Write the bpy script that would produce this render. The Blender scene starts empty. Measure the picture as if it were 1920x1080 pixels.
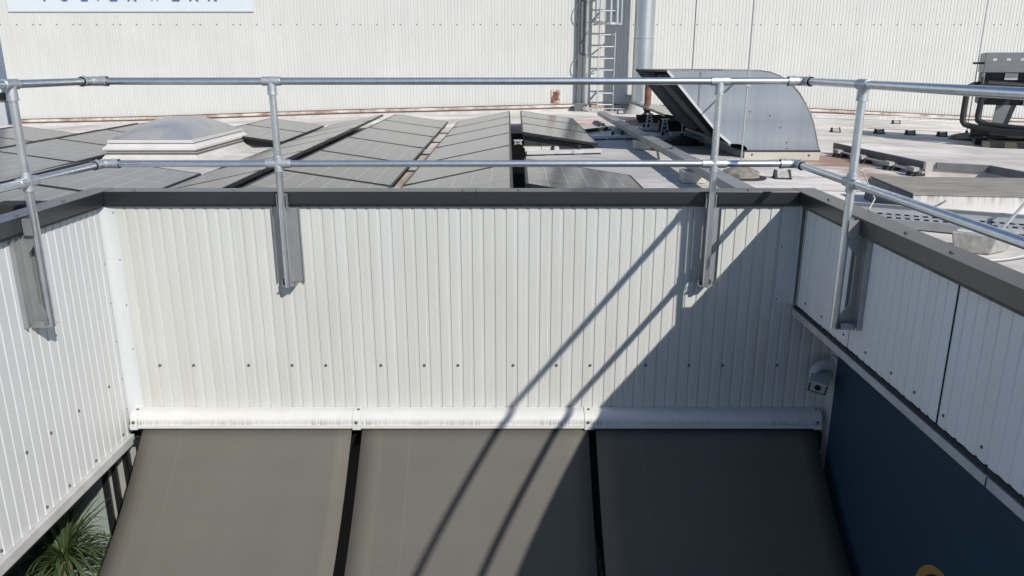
import bpy, bmesh, math, random
from mathutils import Vector, Matrix
random.seed(7)
sc = bpy.context.scene
COL = sc.collection
PI = math.pi

# ---------------------------------------------------------------- camera, sky, sun, exposure
cam_d = bpy.data.cameras.new('camera')
cam = bpy.data.objects.new('camera', cam_d)
COL.objects.link(cam)
cam.location = (0, 0, 6.0)
cam.rotation_euler = (math.radians(90 - 16.2), 0, 0)
cam_d.sensor_width = 36.0
cam_d.lens = 36.0 * 1443.0 / 1920.0
cam_d.clip_start = 0.05
cam_d.clip_end = 500
sc.camera = cam

SUN_DIR = Vector((-0.72, 1.0, -0.89)).normalized()      # the way the light travels
SUN_EL = math.asin(-SUN_DIR.z)
SUN_ROT = math.atan2(-SUN_DIR.x, -SUN_DIR.y)
world = bpy.data.worlds.new('World')
sc.world = world
world.use_nodes = True
wn = world.node_tree
wn.nodes.clear()
sky = wn.nodes.new('ShaderNodeTexSky')
sky.sky_type = 'NISHITA'
sky.sun_disc = False
sky.sun_elevation = SUN_EL
sky.sun_rotation = SUN_ROT
sky.air_density = 1.0
sky.dust_density = 0.4
sky.ozone_density = 6.0
bg = wn.nodes.new('ShaderNodeBackground')
bg.inputs['Strength'].default_value = 0.10
wo = wn.nodes.new('ShaderNodeOutputWorld')
wn.links.new(sky.outputs[0], bg.inputs[0])
wn.links.new(bg.outputs[0], wo.inputs[0])

sun_d = bpy.data.lights.new('sun', 'SUN')
sun_d.energy = 4.2
sun_d.angle = math.radians(0.55)
sun_d.color = (1.0, 0.955, 0.885)
sun = bpy.data.objects.new('sun', sun_d)
COL.objects.link(sun)
sun.location = (10, -10, 20)
sun.rotation_euler = SUN_DIR.to_track_quat('-Z', 'Y').to_euler()

vs = sc.view_settings
vs.view_transform = 'Standard'
vs.look = 'None'
vs.gamma = 1.0
vs.use_curve_mapping = False
vs.exposure = 0.17


# ---------------------------------------------------------------- materials
def new_mat(name):
    m = bpy.data.materials.new(name)
    m.use_nodes = True
    nt = m.node_tree
    b = nt.nodes['Principled BSDF']
    return m, nt, b


def tex(nt, kind='Noise', scale=5.0, detail=4.0, rough=0.6, stretch=(1, 1, 1), rot=(0, 0, 0)):
    tc = nt.nodes.new('ShaderNodeTexCoord')
    mp = nt.nodes.new('ShaderNodeMapping')
    mp.inputs['Scale'].default_value = stretch
    mp.inputs['Rotation'].default_value = rot
    nt.links.new(tc.outputs['Object'], mp.inputs['Vector'])
    n = nt.nodes.new('ShaderNodeTex' + kind)
    nt.links.new(mp.outputs[0], n.inputs['Vector'])
    if 'Scale' in n.inputs:
        n.inputs['Scale'].default_value = scale
    if kind == 'Noise':
        n.inputs['Detail'].default_value = detail
        n.inputs['Roughness'].default_value = rough
    return n


def ramp(nt, src, p0, c0, p1, c1):
    r = nt.nodes.new('ShaderNodeValToRGB')
    r.color_ramp.elements[0].position = p0
    r.color_ramp.elements[0].color = c0 if len(c0) == 4 else (*c0, 1)
    r.color_ramp.elements[1].position = p1
    r.color_ramp.elements[1].color = c1 if len(c1) == 4 else (*c1, 1)
    nt.links.new(src, r.inputs[0])
    return r


def mixc(nt, fac, a, b, mode='MIX'):
    x = nt.nodes.new('ShaderNodeMix')
    x.data_type = 'RGBA'
    x.blend_type = mode
    for sock, val in ((x.inputs[0], fac), (x.inputs[6], a), (x.inputs[7], b)):
        if hasattr(val, 'is_output'):
            nt.links.new(val, sock)
        elif isinstance(val, (int, float)):
            sock.default_value = val
        else:
            sock.default_value = (*val, 1) if len(val) == 3 else val
    return x.outputs[2]


def bump(nt, b, src, strength=0.2, dist=0.01):
    bp = nt.nodes.new('ShaderNodeBump')
    bp.inputs['Strength'].default_value = strength
    bp.inputs['Distance'].default_value = dist
    nt.links.new(src, bp.inputs['Height'])
    nt.links.new(bp.outputs[0], b.inputs['Normal'])


def mat(name, col, rough=0.6, metal=0.0, var=0.12, scale=6.0, stretch=(1, 1, 1), spec=0.5, bmp=0.0, coat=0.0):
    m, nt, b = new_mat(name)
    n = tex(nt, 'Noise', scale, 5, 0.6, stretch)
    lo = tuple(c * (1 - var) for c in col)
    hi = tuple(min(1, c * (1 + var)) for c in col)
    r = ramp(nt, n.outputs[0], 0.3, lo, 0.7, hi)
    nt.links.new(r.outputs[0], b.inputs['Base Color'])
    b.inputs['Roughness'].default_value = rough
    b.inputs['Metallic'].default_value = metal
    b.inputs['Specular IOR Level'].default_value = spec
    b.inputs['Coat Weight'].default_value = coat
    if bmp:
        bump(nt, b, n.outputs[0], bmp, 0.01)
    return m


def mat_cladding(name, col, rough=0.45, streak=0.06):
    m, nt, b = new_mat(name)
    big = tex(nt, 'Noise', 0.9, 4, 0.6)
    st = tex(nt, 'Noise', 1.0, 6, 0.7, (9, 9, 0.35))
    r1 = ramp(nt, big.outputs[0], 0.35, tuple(c * 0.95 for c in col), 0.65, col)
    r2 = ramp(nt, st.outputs[0], 0.38, (1 - streak * 2.2, 1 - streak * 2.4, 1 - streak * 3.2), 0.6, (1, 1, 1))
    o = mixc(nt, 1.0, r1.outputs[0], r2.outputs[0], 'MULTIPLY')
    nt.links.new(o, b.inputs['Base Color'])
    b.inputs['Roughness'].default_value = rough
    b.inputs['Specular IOR Level'].default_value = 0.4
    return m


def mat_rooffelt(name, col):
    m, nt, b = new_mat(name)
    big = tex(nt, 'Noise', 0.45, 6, 0.65)
    mid = tex(nt, 'Noise', 2.2, 6, 0.7, (0.5, 1.5, 1))
    fine = tex(nt, 'Noise', 60, 3, 0.6)
    c = ramp(nt, big.outputs[0], 0.36, tuple(x * 0.66 for x in col), 0.62, tuple(x * 1.08 for x in col)).outputs[0]
    s2 = ramp(nt, mid.outputs[0], 0.34, (0.66, 0.635, 0.59), 0.60, (1, 1, 1)).outputs[0]
    c = mixc(nt, 0.8, c, s2, 'MULTIPLY')
    s3 = ramp(nt, fine.outputs[0], 0.3, (0.86, 0.86, 0.86), 0.7, (1.0, 1.0, 1.0)).outputs[0]
    c = mixc(nt, 0.7, c, s3, 'MULTIPLY')
    # rusty brown puddle marks near the flat roof kerb and elsewhere, plus two patches marked below
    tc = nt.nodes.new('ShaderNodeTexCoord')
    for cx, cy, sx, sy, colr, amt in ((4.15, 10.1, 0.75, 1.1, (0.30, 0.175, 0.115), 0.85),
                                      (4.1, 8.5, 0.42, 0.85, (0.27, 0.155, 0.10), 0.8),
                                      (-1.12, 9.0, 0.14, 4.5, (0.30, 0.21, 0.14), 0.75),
                                      (3.0, 11.2, 1.0, 1.4, (0.14, 0.13, 0.11), 0.6),  # darker patch of roof around the hood
                                      (1.15, 9.2, 1.5, 3.0, (0.38, 0.365, 0.345), 0.75),  # broad soft roof shadow, painted into the felt as grey
                                      (6.4, 9.4, 1.2, 0.16, (0.30, 0.21, 0.10), 0.55)):
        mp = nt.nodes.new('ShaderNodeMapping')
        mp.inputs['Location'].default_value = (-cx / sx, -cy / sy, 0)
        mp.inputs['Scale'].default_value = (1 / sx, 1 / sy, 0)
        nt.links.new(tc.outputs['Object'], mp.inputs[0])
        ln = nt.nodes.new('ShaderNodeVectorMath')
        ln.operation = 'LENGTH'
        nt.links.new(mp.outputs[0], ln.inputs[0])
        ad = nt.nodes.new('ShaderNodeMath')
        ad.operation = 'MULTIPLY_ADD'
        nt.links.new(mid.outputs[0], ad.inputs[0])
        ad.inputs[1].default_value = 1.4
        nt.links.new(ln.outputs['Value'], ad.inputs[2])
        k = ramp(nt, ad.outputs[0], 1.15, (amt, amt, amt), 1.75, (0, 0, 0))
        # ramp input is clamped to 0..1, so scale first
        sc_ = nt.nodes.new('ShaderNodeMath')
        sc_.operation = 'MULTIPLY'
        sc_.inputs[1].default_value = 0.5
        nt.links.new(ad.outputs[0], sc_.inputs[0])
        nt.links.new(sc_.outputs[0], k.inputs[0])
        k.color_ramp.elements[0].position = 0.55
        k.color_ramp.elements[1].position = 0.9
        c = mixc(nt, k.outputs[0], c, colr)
    nt.links.new(c, b.inputs['Base Color'])
    b.inputs['Roughness'].default_value = 0.85
    b.inputs['Specular IOR Level'].default_value = 0.25
    bump(nt, b, fine.outputs[0], 0.15, 0.004)
    return m


def mat_stripes(name, base, line, pitch, width, axis=0, rough=0.5, metal=0.0):
    """thin straight lines across one object axis"""
    m, nt, b = new_mat(name)
    tc = nt.nodes.new('ShaderNodeTexCoord')
    sp = nt.nodes.new('ShaderNodeSeparateXYZ')
    nt.links.new(tc.outputs['Object'], sp.inputs[0])
    mo = nt.nodes.new('ShaderNodeMath')
    mo.operation = 'PINGPONG'
    mo.inputs[1].default_value = pitch / 2
    nt.links.new(sp.outputs[axis], mo.inputs[0])
    lt = nt.nodes.new('ShaderNodeMath')
    lt.operation = 'LESS_THAN'
    lt.inputs[1].default_value = width / 2
    nt.links.new(mo.outputs[0], lt.inputs[0])
    n = tex(nt, 'Noise', 3, 5, 0.6)
    v = ramp(nt, n.outputs[0], 0.3, tuple(c * 0.9 for c in base), 0.7, tuple(c * 1.08 for c in base)).outputs[0]
    nt.links.new(mixc(nt, lt.outputs[0], v, line), b.inputs['Base Color'])
    b.inputs['Roughness'].default_value = rough
    b.inputs['Metallic'].default_value = metal
    return m


def mat_panel():
    """photovoltaic glass: dark cells, thin pale grid lines between them"""
    m, nt, b = new_mat('photovoltaic_glass')
    tc = nt.nodes.new('ShaderNodeTexCoord')
    sp = nt.nodes.new('ShaderNodeSeparateXYZ')
    nt.links.new(tc.outputs['Object'], sp.inputs[0])

    def lines(axis, pitch, w, off):
        a = nt.nodes.new('ShaderNodeMath')
        a.operation = 'ADD'
        a.inputs[1].default_value = off
        nt.links.new(sp.outputs[axis], a.inputs[0])
        mo = nt.nodes.new('ShaderNodeMath')
        mo.operation = 'PINGPONG'
        mo.inputs[1].default_value = pitch / 2
        nt.links.new(a.outputs[0], mo.inputs[0])
        lt = nt.nodes.new('ShaderNodeMath')
        lt.operation = 'LESS_THAN'
        lt.inputs[1].default_value = w / 2
        nt.links.new(mo.outputs[0], lt.inputs[0])
        return lt.outputs[0]
    ax = lines(0, 0.178, 0.007, 0.0)
    ay = lines(1, 0.85, 0.012, 0.0)
    fy = lines(1, 0.089, 0.002, 0.02)
    mx = nt.nodes.new('ShaderNodeMath')
    mx.operation = 'MAXIMUM'
    nt.links.new(ax, mx.inputs[0])
    nt.links.new(ay, mx.inputs[1])
    n = tex(nt, 'Noise', 1.3, 4, 0.6)
    v = ramp(nt, n.outputs[0], 0.3, (0.078, 0.074, 0.066), 0.7, (0.112, 0.106, 0.094)).outputs[0]
    v = mixc(nt, fy, v, (0.10, 0.10, 0.095))
    v = mixc(nt, mx.outputs[0], v, (0.30, 0.295, 0.28))
    nt.links.new(v, b.inputs['Base Color'])
    b.inputs['Roughness'].default_value = 0.17
    b.inputs['Specular IOR Level'].default_value = 0.5
    return m


def mat_cassette():
    """white enamel with grey-green algae streaks rising from the drip edge"""
    m, nt, b = new_mat('awning_cassette_enamel')
    st = tex(nt, 'Noise', 1.0, 5, 0.75, (105, 4, 5))
    zone = tex(nt, 'Noise', 1.0, 2, 0.5, (1.4, 0.2, 0.2))
    tc = nt.nodes.new('ShaderNodeTexCoord')
    sp = nt.nodes.new('ShaderNodeSeparateXYZ')
    nt.links.new(tc.outputs['Object'], sp.inputs[0])
    mr = nt.nodes.new('ShaderNodeMapRange')
    mr.inputs[1].default_value = 0.060
    mr.inputs[2].default_value = 0.112
    mr.inputs[3].default_value = 0.85
    mr.inputs[4].default_value = 0.0
    nt.links.new(sp.outputs[2], mr.inputs[0])
    lowcut = nt.nodes.new('ShaderNodeMath')
    lowcut.operation = 'GREATER_THAN'
    lowcut.inputs[1].default_value = 0.057
    nt.links.new(sp.outputs[2], lowcut.inputs[0])
    a = nt.nodes.new('ShaderNodeMath')
    a.operation = 'MULTIPLY'
    nt.links.new(ramp(nt, st.outputs[0], 0.47, (0, 0, 0), 0.58, (1, 1, 1)).outputs[0], a.inputs[0])
    nt.links.new(mr.outputs[0], a.inputs[1])
    z = nt.nodes.new('ShaderNodeMath')
    z.operation = 'MULTIPLY'
    nt.links.new(a.outputs[0], z.inputs[0])
    nt.links.new(ramp(nt, zone.outputs[0], 0.42, (0.05, 0.05, 0.05), 0.58, (1, 1, 1)).outputs[0], z.inputs[1])
    z2 = nt.nodes.new('ShaderNodeMath')
    z2.operation = 'MULTIPLY'
    nt.links.new(z.outputs[0], z2.inputs[0])
    nt.links.new(lowcut.outputs[0], z2.inputs[1])
    n = tex(nt, 'Noise', 5, 4, 0.6)
    base = ramp(nt, n.outputs[0], 0.3, (0.56, 0.555, 0.53), 0.7, (0.61, 0.605, 0.58)).outputs[0]
    nt.links.new(mixc(nt, z2.outputs[0], base, (0.10, 0.105, 0.065)), b.inputs['Base Color'])
    b.inputs['Roughness'].default_value = 0.4
    return m


def mat_fabric():
    m, nt, b = new_mat('awning_fabric_taupe')
    tc = nt.nodes.new('ShaderNodeTexCoord')
    sp = nt.nodes.new('ShaderNodeSeparateXYZ')
    nt.links.new(tc.outputs['Object'], sp.inputs[0])
    n = tex(nt, 'Noise', 1.2, 4, 0.6, (2.0, 0.6, 0.6))
    wv = tex(nt, 'Noise', 220, 2, 0.5)
    v = ramp(nt, n.outputs[0], 0.3, (0.108, 0.102, 0.088), 0.7, (0.120, 0.113, 0.098)).outputs[0]
    w = ramp(nt, wv.outputs[0], 0.3, (0.93, 0.93, 0.93), 0.7, (1.04, 1.04, 1.04)).outputs[0]
    v = mixc(nt, 1.0, v, w, 'MULTIPLY')
    bd = tex(nt, 'Noise', 1.0, 4, 0.6, (0.35, 5.0, 0.4))
    v = mixc(nt, 1.0, v, ramp(nt, bd.outputs[0], 0.35, (0.955, 0.955, 0.96), 0.65, (1.03, 1.03, 1.02)).outputs[0], 'MULTIPLY')
    sa = nt.nodes.new('ShaderNodeMath')
    sa.operation = 'ADD'
    sa.inputs[1].default_value = 0.50
    nt.links.new(sp.outputs[0], sa.inputs[0])
    sb = nt.nodes.new('ShaderNodeMath')
    sb.operation = 'COMPARE'
    sb.inputs[1].default_value = 0.0
    sb.inputs[2].default_value = 0.005
    nt.links.new(sa.outputs[0], sb.inputs[0])
    v = mixc(nt, sb.outputs[0], v, (0.122, 0.113, 0.100))
    # doubled cloth of the side hems and the sewn seams
    mr = nt.nodes.new('ShaderNodeMath')
    mr.operation = 'ABSOLUTE'
    nt.links.new(sp.outputs[0], mr.inputs[0])
    gt = nt.nodes.new('ShaderNodeMath')
    gt.operation = 'GREATER_THAN'
    gt.inputs[1].default_value = 0.70
    nt.links.new(mr.outputs[0], gt.inputs[0])
    h = mixc(nt, gt.outputs[0], (1, 1, 1), (1.07, 1.05, 1.03))
    v = mixc(nt, 1.0, v, h, 'MULTIPLY')
    nt.links.new(v, b.inputs['Base Color'])
    b.inputs['Roughness'].default_value = 0.8
    b.inputs['Specular IOR Level'].default_value = 0.3
    bump(nt, b, wv.outputs[0], 0.08, 0.001)
    return m


def mat_rust(name, a, bcol, scale, lo, hi, rough=0.75):
    m, nt, b = new_mat(name)
    n = tex(nt, 'Noise', scale, 6, 0.7)
    nt.links.new(ramp(nt, n.outputs[0], lo, a, hi, bcol).outputs[0], b.inputs['Base Color'])
    b.inputs['Roughness'].default_value = rough
    bump(nt, b, n.outputs[0], 0.2, 0.004)
    return m


def mat_hood():
    m, nt, b = new_mat('galvanised_hood_sheet')
    n = tex(nt, 'Noise', 3, 5, 0.6)
    band = tex(nt, 'Noise', 1, 0, 0.5, (0.02, 0.02, 3.2))
    st = tex(nt, 'Noise', 1, 3, 0.6, (11, 1, 0.6))
    c = ramp(nt, n.outputs[0], 0.3, (0.245, 0.268, 0.295), 0.7, (0.272, 0.297, 0.325)).outputs[0]
    c = mixc(nt, 0.5, c, ramp(nt, st.outputs[0], 0.4, (0.84, 0.85, 0.86), 0.6, (1, 1, 1)).outputs[0], 'MULTIPLY')
    tc = nt.nodes.new('ShaderNodeTexCoord')
    sp = nt.nodes.new('ShaderNodeSeparateXYZ')
    nt.links.new(tc.outputs['Object'], sp.inputs[0])
    mo = nt.nodes.new('ShaderNodeMath')
    mo.operation = 'PINGPONG'
    mo.inputs[1].default_value = 0.235
    nt.links.new(sp.outputs[2], mo.inputs[0])
    gt = nt.nodes.new('ShaderNodeMath')
    gt.operation = 'LESS_THAN'
    gt.inputs[1].default_value = 0.0035
    nt.links.new(mo.outputs[0], gt.inputs[0])
    fr_ = nt.nodes.new('ShaderNodeMath')
    fr_.operation = 'PINGPONG'
    fr_.inputs[1].default_value = 0.235
    nt.links.new(sp.outputs[2], fr_.inputs[0])
    nb = ramp(nt, fr_.outputs[0], 0.02, (0.90, 0.91, 0.92), 0.235, (1.06, 1.06, 1.05))
    c = mixc(nt, 1.0, c, nb.outputs[0], 'MULTIPLY')
    c = mixc(nt, gt.outputs[0], c, (0.20, 0.215, 0.23))
    nt.links.new(c, b.inputs['Base Color'])
    b.inputs['Roughness'].default_value = 0.5
    b.inputs['Metallic'].default_value = 0.25
    return m


def mat_dome():
    m, nt, b = new_mat('weathered_skylight_acrylic')
    n = tex(nt, 'Noise', 2.2, 3, 0.5)
    c = ramp(nt, n.outputs[0], 0.46, (0.29, 0.292, 0.283), 0.52, (0.245, 0.252, 0.275)).outputs[0]
    nt.links.new(c, b.inputs['Base Color'])
    b.inputs['Roughness'].default_value = 0.28
    return m


def mat_plinth():
    m, nt, b = new_mat('stained_white_render')
    tc = nt.nodes.new('ShaderNodeTexCoord')
    sp = nt.nodes.new('ShaderNodeSeparateXYZ')
    nt.links.new(tc.outputs['Object'], sp.inputs[0])
    st = tex(nt, 'Noise', 1.0, 5, 0.75, (22, 22, 3.0))
    mr = nt.nodes.new('ShaderNodeMapRange')
    mr.inputs[1].default_value = 0.20
    mr.inputs[2].default_value = 0.10
    mr.inputs[3].default_value = 0.75
    mr.inputs[4].default_value = 0.0
    nt.links.new(sp.outputs[2], mr.inputs[0])
    a = nt.nodes.new('ShaderNodeMath')
    a.operation = 'MULTIPLY'
    nt.links.new(ramp(nt, st.outputs[0], 0.44, (0, 0, 0), 0.62, (1, 1, 1)).outputs[0], a.inputs[0])
    nt.links.new(mr.outputs[0], a.inputs[1])
    n = tex(nt, 'Noise', 4, 5, 0.6)
    base = ramp(nt, n.outputs[0], 0.3, (0.60, 0.58, 0.55), 0.7, (0.70, 0.68, 0.65)).outputs[0]
    nt.links.new(mixc(nt, a.outputs[0], base, (0.22, 0.21, 0.19)), b.inputs['Base Color'])
    b.inputs['Roughness'].default_value = 0.8
    return m


M = dict(
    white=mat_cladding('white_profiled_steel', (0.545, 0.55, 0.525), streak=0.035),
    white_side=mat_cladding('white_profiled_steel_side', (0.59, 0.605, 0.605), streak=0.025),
    white_shade_lift=mat_cladding('white_profiled_steel_shade_lift', (0.80, 0.81, 0.80), streak=0.025),  # paler copy of the side steel, brightening the wall in shade
    hall=mat_cladding('hall_profiled_steel', (0.56, 0.563, 0.54), streak=0.02),
    flash=mat('white_flashing', (0.52, 0.54, 0.54), 0.4, var=0.05, scale=2.5, stretch=(3, 3, .6)),
    coping=mat('anthracite_coping', (0.015, 0.018, 0.022), 0.30, var=0.10, scale=4, spec=0.8),
    lip=mat('grey_closure_foam', (0.11, 0.11, 0.105), 0.8, var=0.3, scale=20),
    ledge=mat('pale_grey_drip_sheet', (0.46, 0.455, 0.44), 0.5, var=0.15, scale=7),
    gap=mat('dark_joint', (0.02, 0.02, 0.02), 0.8),
    galv=mat('galvanised_tube', (0.64, 0.665, 0.69), 0.28, 0.88, var=0.10, scale=18),
    galvd=mat('galvanised_casting', (0.50, 0.52, 0.54), 0.48, 0.7, var=0.18, scale=40, bmp=0.1),
    brk=mat('bracket_sheet', (0.40, 0.405, 0.405), 0.48, 0.75, var=0.05, scale=9),
    screw=mat('screw_steel', (0.16, 0.16, 0.155), 0.45, 0.6),
    cassette=mat_cassette(),
    fabric=mat_fabric(),
    blue=mat('dark_blue_panel', (0.026, 0.062, 0.098), 0.6, var=0.06, scale=1.5, spec=0.25),
    gold=mat('ochre_print', (0.42, 0.23, 0.06), 0.6, var=0.04),
    navy=mat('navy_print', (0.030, 0.028, 0.075), 0.6, var=0.04),
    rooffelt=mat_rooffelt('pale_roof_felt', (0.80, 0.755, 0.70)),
    upstand=mat('roof_upstand_felt', (0.46, 0.45, 0.43), 0.85, var=0.18, scale=2.5),
    rusttrim=mat_rust('rusty_base_trim', (0.30, 0.20, 0.14), (0.60, 0.57, 0.52), 1.1, 0.40, 0.56),
    rustbox=mat_rust('rusty_plate', (0.20, 0.07, 0.035), (0.58, 0.50, 0.43), 7, 0.46, 0.56),
    rustpipe=mat_rust('rusty_pipe', (0.12, 0.045, 0.03), (0.22, 0.10, 0.07), 6, 0.4, 0.6),
    pvglass=mat_panel(),
    pvframe=mat('black_panel_frame', (0.012, 0.012, 0.013), 0.45, var=0.1),
    alu=mat('aluminium_rail', (0.62, 0.62, 0.61), 0.4, 0.5, var=0.08),
    concrete=mat('concrete', (0.33, 0.325, 0.305), 0.9, var=0.25, scale=22, bmp=0.4),
    darkconc=mat('weathered_concrete_base', (0.20, 0.185, 0.15), 0.95, var=0.40, scale=16, bmp=0.5),
    ballast=mat('ballast_block', (0.50, 0.48, 0.42), 0.9, var=0.12, scale=30, bmp=0.3),
    rubber=mat('black_rubber', (0.020, 0.020, 0.021), 0.7, var=0.2),
    rod=mat('conductor_aluminium', (0.50, 0.49, 0.47), 0.5, 0.6, var=0.08),
    wire=mat('pale_wire', (0.55, 0.54, 0.50), 0.5, 0.2, var=0.1),
    hood=mat_hood(),
    hoodin=mat('hood_interior_shadow_mesh', (0.045, 0.047, 0.048), 0.6, var=0.2, scale=12),
    hoodrib=mat('hood_rib_steel', (0.20, 0.205, 0.21), 0.5, 0.5),
    rustedge=mat_rust('rusty_hood_edge', (0.15, 0.10, 0.08), (0.26, 0.26, 0.26), 5, 0.40, 0.55),
    cream=mat('cream_curb_sheet', (0.46, 0.435, 0.365), 0.55, var=0.08, scale=6),
    dome=mat_dome(),
    skyframe=mat('skylight_frame_pvc', (0.56, 0.54, 0.515), 0.5, var=0.07, scale=5),
    skycurb=mat('skylight_curb_polyester', (0.52, 0.50, 0.455), 0.55, var=0.16, scale=4),
    flue=mat('stainless_flue', (0.56, 0.57, 0.58), 0.33, 0.85, var=0.06, scale=3),
    ladder=mat('galvanised_ladder', (0.50, 0.52, 0.53), 0.45, 0.6, var=0.1),
    sign=mat('sign_white', (0.56, 0.60, 0.63), 0.45, var=0.03, scale=2),
    ink=mat('sign_blue_ink', (0.06, 0.12, 0.28), 0.5, var=0.05),
    chill=mat('chiller_grey_paint', (0.21, 0.215, 0.22), 0.5, var=0.08),
    chilldark=mat('chiller_interior', (0.03, 0.031, 0.033), 0.6, var=0.3),
    pipe=mat('pipe_insulation', (0.020, 0.021, 0.022), 0.6, var=0.25, scale=10),
    label=mat('equipment_label', (0.6, 0.6, 0.58), 0.5),
    plinth=mat_plinth(),
    felttop=mat('mossy_felt_top', (0.27, 0.245, 0.205), 0.9, var=0.28, scale=5, stretch=(0.5, 2, 1), bmp=0.2),
    tray=mat('perforated_tray_zinc', (0.44, 0.45, 0.455), 0.5, 0.4, var=0.08),
    duct=mat('zinc_duct_sheet', (0.30, 0.31, 0.305), 0.5, 0.45, var=0.15, scale=4),
    camw=mat('camera_housing', (0.50, 0.51, 0.50), 0.4, var=0.04),
    lens=mat('camera_lens', (0.01, 0.01, 0.012), 0.15),
    bluegrey=mat_cladding('blue_grey_sheet', (0.70, 0.73, 0.78)),
    glassd=mat('dark_glazing', (0.010, 0.011, 0.012), 0.12, var=0.1),
    framed=mat('black_window_frame', (0.012, 0.013, 0.014), 0.4, var=0.1),
    pane=mat('pale_green_pane', (0.25, 0.30, 0.27), 0.22, var=0.05, scale=1.2),
    pane2=mat('grey_pane', (0.30, 0.30, 0.28), 0.25, var=0.06, scale=2),
    greywall=mat('grey_rendered_wall', (0.10, 0.10, 0.095), 0.8, var=0.1),
    ground=mat('courtyard_paving', (0.16, 0.155, 0.145), 0.9, var=0.2, scale=3),
    leaf=mat('yucca_leaf', (0.050, 0.078, 0.030), 0.4, var=0.35, scale=9),
    trunk=mat('yucca_trunk', (0.14, 0.11, 0.07), 0.9, var=0.3, scale=14, bmp=0.5),
    pot=mat('plant_pot', (0.06, 0.06, 0.06), 0.6),
    pink=mat('pink_primer_strip', (0.55, 0.36, 0.36), 0.7, var=0.1),
    cable=mat('grey_cable', (0.16, 0.165, 0.17), 0.5),
    shade_strip=mat('shade_strip_grey', (0.13, 0.14, 0.145), 0.5, 0.3, var=0.06),  # shadow tone for the strip on the hall wall; foot box shares it
)


# ---------------------------------------------------------------- mesh builder
def wloc(o):
    v = Vector((0, 0, 0))
    while o is not None:
        v += o.location
        o = o.parent
    return v


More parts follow.
